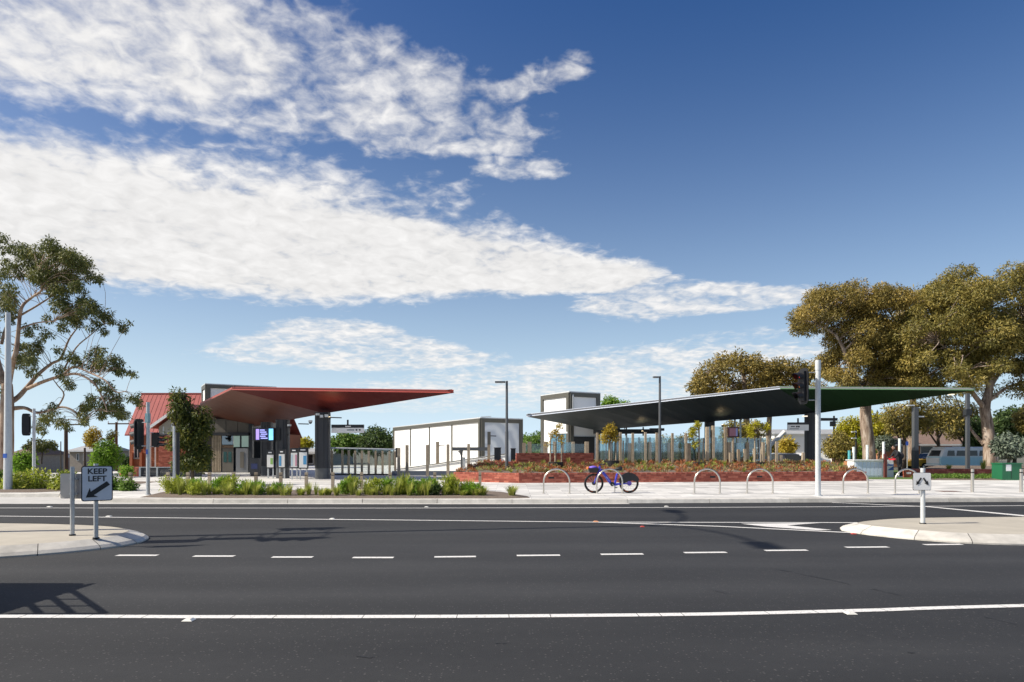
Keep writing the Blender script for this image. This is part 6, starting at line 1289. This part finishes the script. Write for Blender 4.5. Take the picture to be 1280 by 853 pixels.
# split-colour camper van facing left
Yv = 54.0; van = thing('camper_van', (XX(1197, Yv), Yv, -.09), 'white and pale blue vintage camper van parked behind the park beds', 'van', rz=R(4))
car_shell(van, [(-2.15, .38), (-2.2, .95), (-2.12, 1.12), (-1.85, 1.72), (-1.6, 1.88), (1.9, 1.92), (2.12, 1.7), (2.2, 1.1), (2.2, .4)], .86, MATS['van_blue'], tumble=.06)
car_shell(van, [(-2.12, 1.16), (-1.84, 1.76), (-1.6, 1.92), (1.9, 1.95), (2.13, 1.73), (2.21, 1.16)], .865, MATS['van_white'], 'upper_body', tumble=.06)
MB().box((.1, 0, 1.94), (3.6, 1.3, .06)).build('roof', MATS['van_white'], van, world=False); MB().box((-2.17, 0, .82), (.08, 1.5, .5)).build('nose_panel', MATS['van_white'], van, world=False)
tm = lambda z: 1.02 - .05 * max(0, (z - 1.4) / .5)
for a, e in ((-1.62, -.95), (-.82, .1), (.22, 1.05), (1.17, 1.95)): win(van, [(a, 1.22), (e, 1.22), (e - .02, 1.66), (a + .1, 1.66)], .86, tm)
MB().add([(-2.11, -.62, 1.2), (-2.11, .62, 1.2), (-1.89, .56, 1.68), (-1.89, -.56, 1.68)], [(0, 3, 2, 1)]).build('windscreen', MATS['window_dark'], van, world=False)
wheels(van, (-1.35, 1.3), .84); MB().box((-2.26, 0, .45), (.12, 1.6, .12)).build('bumper', MATS['van_white'], van, world=False)
for s in (-1, 1): MB().disc((-2.21, s * .58, .82), (1, 0, 0), .11, .05, 14).build('headlight', MATS['headlight'], van, world=False)
for s in (-1, 1): MB().box((0, s * .872, 1.13), (4.2, .015, .03)).build('trim_strip', MATS['van_white'], van, world=False)
def car(name, label, x, Yv, rz, col, prof=None):
    r_ = thing(name, (XX(x, Yv), Yv, -.09), label, 'car', rz=rz); mm = mat('car_' + col[0], col[1], .3, spec=.6)
    car_shell(r_, [(-2.1, .32), (-2.15, .62), (-2.0, .80), (-1.05, .92), (-.45, 1.38), (-.1, 1.46), (.95, 1.44), (1.55, 1.05), (2.05, .98), (2.15, .7), (2.1, .32)], .86, mm, tumble=.2)
    tz = lambda z: 1 - .2 * max(0, (z - .88) / .58)
    win(r_, [(-.85, .98), (.10, .98), (.10, 1.38), (-.38, 1.36)], .86, tz); win(r_, [(.18, .98), (1.3, 1.02), (.95, 1.36), (.18, 1.38)], .86, tz)
    MB().add([(-1.04, -.66, .95), (-1.04, .66, .95), (-.47, .58, 1.38), (-.47, -.58, 1.38)], [(0, 3, 2, 1)]).build('windscreen', MATS['window_dark'], r_, world=False)
    wheels(r_, (-1.3, 1.28), .86, .31)
    for s in (-1, 1): MB().box((-2.1, s * .6, .68), (.12, .3, .13)).build('headlight', MATS['headlight'], r_, world=False); MB().box((2.1, s * .62, .82), (.1, .26, .14)).build('tail_light', MATS['tail_red'], r_, world=False)
    return r_
car('parked_car', 'yellow car parked just left of the vintage van', 1163, 56, R(8), ('yellow', (.50, .30, .03)))
car('parked_car', 'white car parked behind the raised bed, left of the canopy column', 1000, 50, R(12), ('white', (.72, .73, .74))); car('parked_car', 'pale silver car parked behind the saplings stakes', 972, 52, R(5), ('silver', (.55, .60, .62))); car('parked_car', 'dark car with red tail light between the two pale cars', 984, 47.5, R(100), ('dark', (.03, .03, .035))); car('parked_car', 'blue grey car seen through the glass beside the display screen', 932, 55, R(3), ('bluegrey', (.35, .45, .52)))

# person in dark clothes leaning towards the red cover
def skin_body(name, pts, edges, rad, m, parent, sub=2, root_i=0):
    me = bpy.data.meshes.new(name); me.from_pydata(pts, edges, []); ob = bpy.data.objects.new(name, me); COL.objects.link(ob); ob.parent = parent
    md = ob.modifiers.new('skin', 'SKIN'); md.use_smooth_shade = True
    for i, v in enumerate(me.skin_vertices[0].data if me.skin_vertices else []): pass
    if not me.skin_vertices:
        bpy.context.view_layer.objects.active = ob
    sv = me.skin_vertices[0].data
    for i, r in enumerate(rad): sv[i].radius = r if isinstance(r, tuple) else (r, r)
    sv[root_i].use_root = True
    s_ = ob.modifiers.new('sub', 'SUBSURF'); s_.levels = sub; s_.render_levels = sub; me.materials.append(m)
    dg = bpy.context.evaluated_depsgraph_get(); nm = bpy.data.meshes.new_from_object(ob.evaluated_get(dg)); ob.modifiers.clear(); ob.data = nm; nm.name = name
    if not nm.materials: nm.materials.append(m)
    return ob
Yp = 34.6; per = thing('person', (XX(1124, Yp), Yp, .13), 'person in dark clothes and white shoes leaning forward over the red cover', 'person')
mat('cloth_black', (.014, .014, .018), .85, var=.2, scale=9); mat('skin', (.28, .16, .11), .6); mat('hair_dark', (.02, .016, .014), .7); mat('shoe_white', (.7, .7, .68), .6)
# local frame: the person looks towards -x
pts = [(0, 0, .92), (-.04, 0, 1.08), (-.12, 0, 1.26), (-.18, 0, 1.38), (-.24, 0, 1.46), (-.27, 0, 1.53),                    # pelvis .. neck, head base
       (-.17, -.19, 1.36), (-.30, -.23, 1.14), (-.48, -.20, 1.06), (-.17, .19, 1.36), (-.28, .24, 1.13), (-.47, .20, 1.05),      # arms
       (.02, -.10, .88), (-.03, -.11, .50), (.05, -.11, .10), (-.05, -.11, .05), (.02, .10, .88), (.06, .11, .50), (.15, .12, .10), (.05, .12, .05)]
edges = [(0, 1), (1, 2), (2, 3), (3, 4), (4, 5), (3, 6), (6, 7), (7, 8), (3, 9), (9, 10), (10, 11), (0, 12), (12, 13), (13, 14), (14, 15), (0, 16), (16, 17), (17, 18), (18, 19)]
rad = [(.16, .12), (.15, .12), (.17, .13), (.13, .11), .062, .06, .075, .055, .042, .075, .055, .042, .105, .075, .052, .05, .105, .075, .052, .05]
skin_body('body', pts, edges, rad, MATS['cloth_black'], per)
hd = MB().ball((-.30, 0, 1.60), (.10, .078, .118), 16, 12).build('head', MATS['skin'], per, world=False)
MB().ball((-.405, 0, 1.59), (.022, .016, .026), 8, 6).build('nose', MATS['skin'], hd, world=False)
for s in (-1, 1): MB().ball((-.385, s * .032, 1.615), (.012, .014, .009), 8, 6).build('eye', MATS['hair_dark'], hd, world=False); MB().ball((-.29, s * .08, 1.59), (.02, .012, .032), 8, 6).build('ear', MATS['skin'], hd, world=False)
MB().ball((-.385, 0, 1.535), (.012, .026, .007), 8, 5).build('mouth', mat('lips', (.25, .08, .07), .6), hd, world=False)
MB().ball((-.275, 0, 1.635), (.105, .088, .098), 16, 10).build('hair', MATS['hair_dark'], hd, world=False)
for s in (-1, 1):
    y0 = s * .20; hn = MB().ball((-.515, y0, 1.045), (.052, .02, .042), 10, 7).build('hand', MATS['skin'], per, world=False)
    for k in range(4): L_ = (.052, .062, .058, .045)[k]; z = 1.07 - k * .018; MB().tube([(-.55, y0, z), (-.55 - L_ * .6, y0, z - .012), (-.55 - L_, y0 - s * .004, z - .035)], [.0085, .008, .006], 6).build('finger', MATS['skin'], hn, world=False)
    MB().tube([(-.50, y0, 1.08), (-.53, y0 - s * .02, 1.10), (-.56, y0 - s * .022, 1.095)], [.011, .009, .007], 6).build('thumb', MATS['skin'], hn, world=False)
for x, y in ((.05, -.11), (.15, .12)): MB().ball((x - .05, y, .045), (.14, .05, .05), 12, 8).build('shoe', MATS['shoe_white'], per, world=False)
# dark bag on the back
MB().ball((.10, .02, 1.16), (.15, .16, .20), 12, 8).build('backpack', mat('bag_black', (.02, .02, .026), .8), per, world=False)

# play and picnic furniture beside the person
t_ = thing('panelled_counter', V(1092, 593, 34.6), 'low white panelled counter with blue striped end beside the person', 'counter')
a, c = V(1067.5, 592.5, 34.6), V(1109, 576, 34.6)
MB().bx(a.x, c.x, 34.6, 35.3, .13, c.z).build('body', MATS['white_wall'], t_)
mat('pale_blue', (.62, .70, .82), .5); mat('mid_blue', (.06, .14, .38), .5)
for k in range(7): x = a.x + .06 + k * .21; MB().bx(x, x + .17, 34.58, 34.6, a.z - .1, c.z - .08).build('panel', MATS['pale_blue'], t_)
MB().bx(a.x - .05, c.x + .05, 34.5, 35.4, c.z, c.z + .05).build('top', MATS['white_paint'], t_)
t_ = thing('folding_screen', V(1112, 592, 34.9), 'white panel with a dark blue wave right of the counter', 'panel'); a, c = V(1107.5, 591.5, 34.9), V(1117, 575.5, 34.9)
MB().bx(a.x, c.x, 34.9, 34.96, .13, c.z).build('panel', MATS['white_paint'], t_); MB().add([V(1109, 588, 34.89), V(1117, 588, 34.89), V(1117, 582.5, 34.89), V(1113, 585.5, 34.89)], [(0, 1, 2, 3)]).build('wave', MATS['mid_blue'], t_); MB().bx(a.x, c.x, 34.885, 34.9, ZZ(582.4, 34.9), ZZ(580.6, 34.9)).build('stripe', MATS['mid_blue'], t_)
t_ = thing('red_post', V(1106.5, 594, 34.3), 'dark red timber post left of the person', 'post'); MB().box((XX(1106.5, 34.3), 34.3, (.13 + ZZ(567.5, 34.3)) / 2), (.13, .13, ZZ(567.5, 34.3) - .13)).build('shaft', mat('dark_red', (.12, .025, .02), .7), t_); MB().box((XX(1103.5, 34.3), 34.3, ZZ(574, 34.3)), (.35, .08, .07)).build('arm', MATS['timber_dark'], t_)
t_ = thing('red_cover', V(1116, 576, 35.3), 'bright red cover draped at hand height before the person', 'cover'); b = MB(); nx_ = 8
for j in range(4):
    for i in range(nx_): b.v.append((XX(1108.5 + i * 1.75, 35.3), 35.0 + j * .2, ZZ(571.5 + .9 * math.sin(i * 1.3) + (3.8 if j in (0, 3) else 0) + abs(i - 3.5) * .55, 35.3)))
for j in range(3):
    for i in range(nx_ - 1): b.f.append((j * nx_ + i, j * nx_ + i + 1, (j + 1) * nx_ + i + 1, (j + 1) * nx_ + i)); b.t.append(.5); b.sm.append(True)
b.build('cloth', mat('red_cloth', (.55, .015, .03), .6), t_); MB().tube([V(1114, 574, 35.3), V(1114, 594.5, 35.3)], .03, 6).build('stand', MATS['dark_steel'], t_)
mat('pole_teal', (.10, .42, .45), .5); mat('pole_white', (.74, .80, .76), .5)
for x, y0, Yq, m, lab in ((1061.5, 564.5, 35.6, 'pole_teal', 'teal play pole, leftmost by the raised bed'), (1067, 560, 35.6, 'pole_white', 'pale play pole with teal cap behind the white counter'), (1084, 557.5, 35.6, 'pole_white', 'white play pole above the middle of the counter'), (1104.5, 553.5, 35.6, 'pole_white', 'tall white play pole left of the red post'), (1124.5, 549.5, 35.6, 'pole_white', 'tallest white play pole behind the person')):
    t_ = thing('play_pole', (XX(x, Yq), Yq, .1), lab, 'pole'); MB().cyl((XX(x, Yq), Yq), .07, .1, ZZ(y0, Yq), 10).build('shaft', MATS[m], t_); MB().cyl((XX(x, Yq), Yq), .075, ZZ(y0, Yq), ZZ(y0, Yq) + .05, 10).build('cap', MATS['pole_white' if 'white' in lab else 'pole_teal'], t_)
t_ = thing('blue_sign', (XX(1134, 46), 46, .1), 'small blue sign on a thin pole left of the lamp column', 'sign'); MB().cyl((XX(1134, 46), 46), .03, .1, ZZ(552, 46), 8).build('pole', MATS['galv'], t_); MB().box(V(1134, 554.5, 45.95), (.18, .02, .28)).build('plate', mat('sign_blue', (.04, .10, .45), .5), t_)
t_ = thing('block_seat', V(1136, 595, 34.5), 'orange brick block seat with white letters beside the person', 'seat'); a, c = V(1131, 595, 34.5), V(1141, 587.8, 34.5); MB().bx(a.x, c.x, 34.5, 35.0, .13, c.z).build('block', mat('terracotta', (.42, .11, .06), .8, var=.15, scale=9), t_)
for k in range(3): MB().bx(a.x + .09 + k * .09, a.x + .15 + k * .09, 34.485, 34.5, ZZ(592.8, 34.5), ZZ(590.4, 34.5)).build('letter', MATS['white_paint'], t_)
t_ = thing('utility_cabinet', V(1262, 600, 31), 'dark green utility cabinet with a white notice at the right edge', 'cabinet'); Yc = 31.4; a, c = V(1253, 600, Yc), V(1269.5, 580.3, Yc)
MB().bx(a.x, c.x + .3, Yc, Yc + .7, .13, c.z).build('body', mat('cabinet_green', (.015, .13, .055), .45), t_); MB().bx(a.x - .03, c.x + .33, Yc - .03, Yc + .73, c.z, c.z + .05).build('lid', MATS['cabinet_green'], t_); MB().bx(XX(1257.5, Yc), XX(1264.5, Yc), Yc - .006, Yc, ZZ(589, Yc), ZZ(581, Yc)).build('notice', MATS['white_paint'], t_); MB().bx((a.x + c.x) / 2 + .1, (a.x + c.x) / 2 + .115, Yc - .008, Yc, .2, c.z - .03).build('door_gap', MATS['tar'], t_)
# garden edging, lawn and low plants
brick_wall('edging_wall', 'low brown stone edging wall across the right park beds', V(1141, 590, 38)[:2], V(1256, 590, 37.0)[:2], .13, .50, .3, course=.12, bl=.4)
tag(MB().prism([V(1060, 590, 32.5)[:2], V(1145, 590, 32.2)[:2], V(1150, 590, 46)[:2], V(1050, 590, 48)[:2]], -.3, .136).build('lawn', MATS['lawn']), kind='structure')
bed('garden_bed', [V(1140, 0, 31.6)[:2], V(1256, 0, 31.3)[:2], V(1256, 0, 36.9)[:2], V(1142, 0, 37.8)[:2]], .135, 'mulch')
bed('garden_bed', [V(1150, 0, 38.6)[:2], V(1300, 0, 37.6)[:2], V(1310, 0, 47)[:2], V(1160, 0, 50)[:2]], .3, 'mulch', .15)
cl = []
for i in range(210):
    x, Yq = random.uniform(1142, 1254), random.uniform(31.9, 34.6); cl.append(((XX(x, Yq), Yq, .2), random.uniform(.08, .2)))
v, q, tt = foliage(cl, 240, (.12, .045), droop=-.6, shell=.3, flat=.8); tag(mesh_np('ground_cover', v, q, tt, MATS['leaf_green'], loc=(0, 0, 0)), 'strip of low green ground cover before the park edging wall', 'ground cover', kind='stuff')
for x, Yq, i, s, lab in ((1229, 38.4, 1, 1.2, 'pale grass clump at the foot of the right gum trunk'), (1186, 38.8, 0, .9, 'low grass clump below the vintage van'), (1247, 38.2, 2, .9, 'grass clump left of the green cabinet'), (1052, 32.5, 1, .8, 'grass clump at the right end of the brick planter'), (1040, 32.6, 0, .8, 'reddish grass clump just right of the signal pole'), (1030, 32.4, 3, .7, 'tall grass clump behind the signal pole')):
    put_tuft(i, (XX(x, Yq), Yq, .42 if x > 1100 else .55), s, 1.0, lab, None)
for i, (x, Yq) in enumerate(((1178.5, 44), (1182.5, 44), (1187.5, 44))):
    MB().cyl((0, 0), .07, 0, .75, 10).build('bollard_x', MATS['pole_teal'] if False else mat('bollard_blue', (.08, .38, .52), .5), loc=(XX(x, Yq), Yq, .15))
    o = COL.objects[-1]; o.name = 'blue_bollard'; tag(o, ('first', 'second', 'third')[i] + ' small blue post from the left, before the vintage van', 'bollard', 'small blue posts before the van')

# ------------------------------------------------------------------ utility truck just beyond the left edge: its shadow falls across the near lane
ute = thing('utility_truck', (-8.95, 6.5, 0), 'white utility truck with added oblique bars shaped for their shadow, off the left edge, casting the near shadow', 'truck', rz=R(180))
car_shell(ute, [(-2.45, .4), (-2.45, 1.30), (-2.2, 1.52), (-1.5, 1.66), (.3, 1.72), (.9, 1.70), (1.35, 1.12), (2.4, .98), (2.5, .7), (2.5, .4)], .98, MATS['van_white'], tumble=.1)
wheels(ute, (-1.5, 1.6), .96, .36)
win(ute, [(-.05, 1.12), (1.15, 1.12), (.8, 1.6), (.05, 1.6)], .98, lambda z: 1 - .08 * max(0, (z - 1.08) / .67))
for x in (-2.0, -.6): MB().tube([(x, -.85, 1.72), (x, .85, 1.72)], .03, 6).build('roof_bar', MATS['dark_steel'], ute, world=False)
bars_mb = MB()      # added bars, set obliquely over the tail to cast the grid shadow
r0, r1 = (Vector((-9.9, 8.1, 1.62)), Vector((-9.25, 8.75 - .9, 1.62)))
A0, A1 = Vector((-7.55, 7.15, 1.56)), Vector((-6.35, 5.95, 1.56)); off = Vector((.62, .02, 0))
for o_ in (Vector((0, 0, 0)), off * .5, off): bars_mb.tube([A0 + o_, A1 + o_], .03, 6)
for k in range(5): q = A0.lerp(A1, k / 4); bars_mb.tube([q - Vector((.3, 0, 0)), q + off], .022, 6)
M_ = Matrix.Translation(ute.location) @ Matrix.Rotation(R(180), 4, 'Z'); bars_mb.v = [tuple(M_.inverted() @ Vector(p)) for p in bars_mb.v]
bars_mb.build('shadow_bars', MATS['dark_steel'], ute, world=False)

# service pit lid set in the footpath
t_ = thing('pit_lid', tuple(G(1185, 614.6, .13)), 'rust brown service pit lid in the right footpath', 'pit lid'); p = G(1185, 614.6, .13)
MB().bx(p.x - .36, p.x + .36, p.y - .26, p.y + .26, .128, .136).build('frame', MATS['galv'], t_); MB().bx(p.x - .33, p.x + .33, p.y - .23, p.y + .23, .134, .14).build('cover', mat('rust', (.16, .08, .05), .8, var=.3, scale=8), t_)

for o in [p for i, p in enumerate(protos) if i not in used]: bpy.data.objects.remove(o)      # a grass form nothing needed
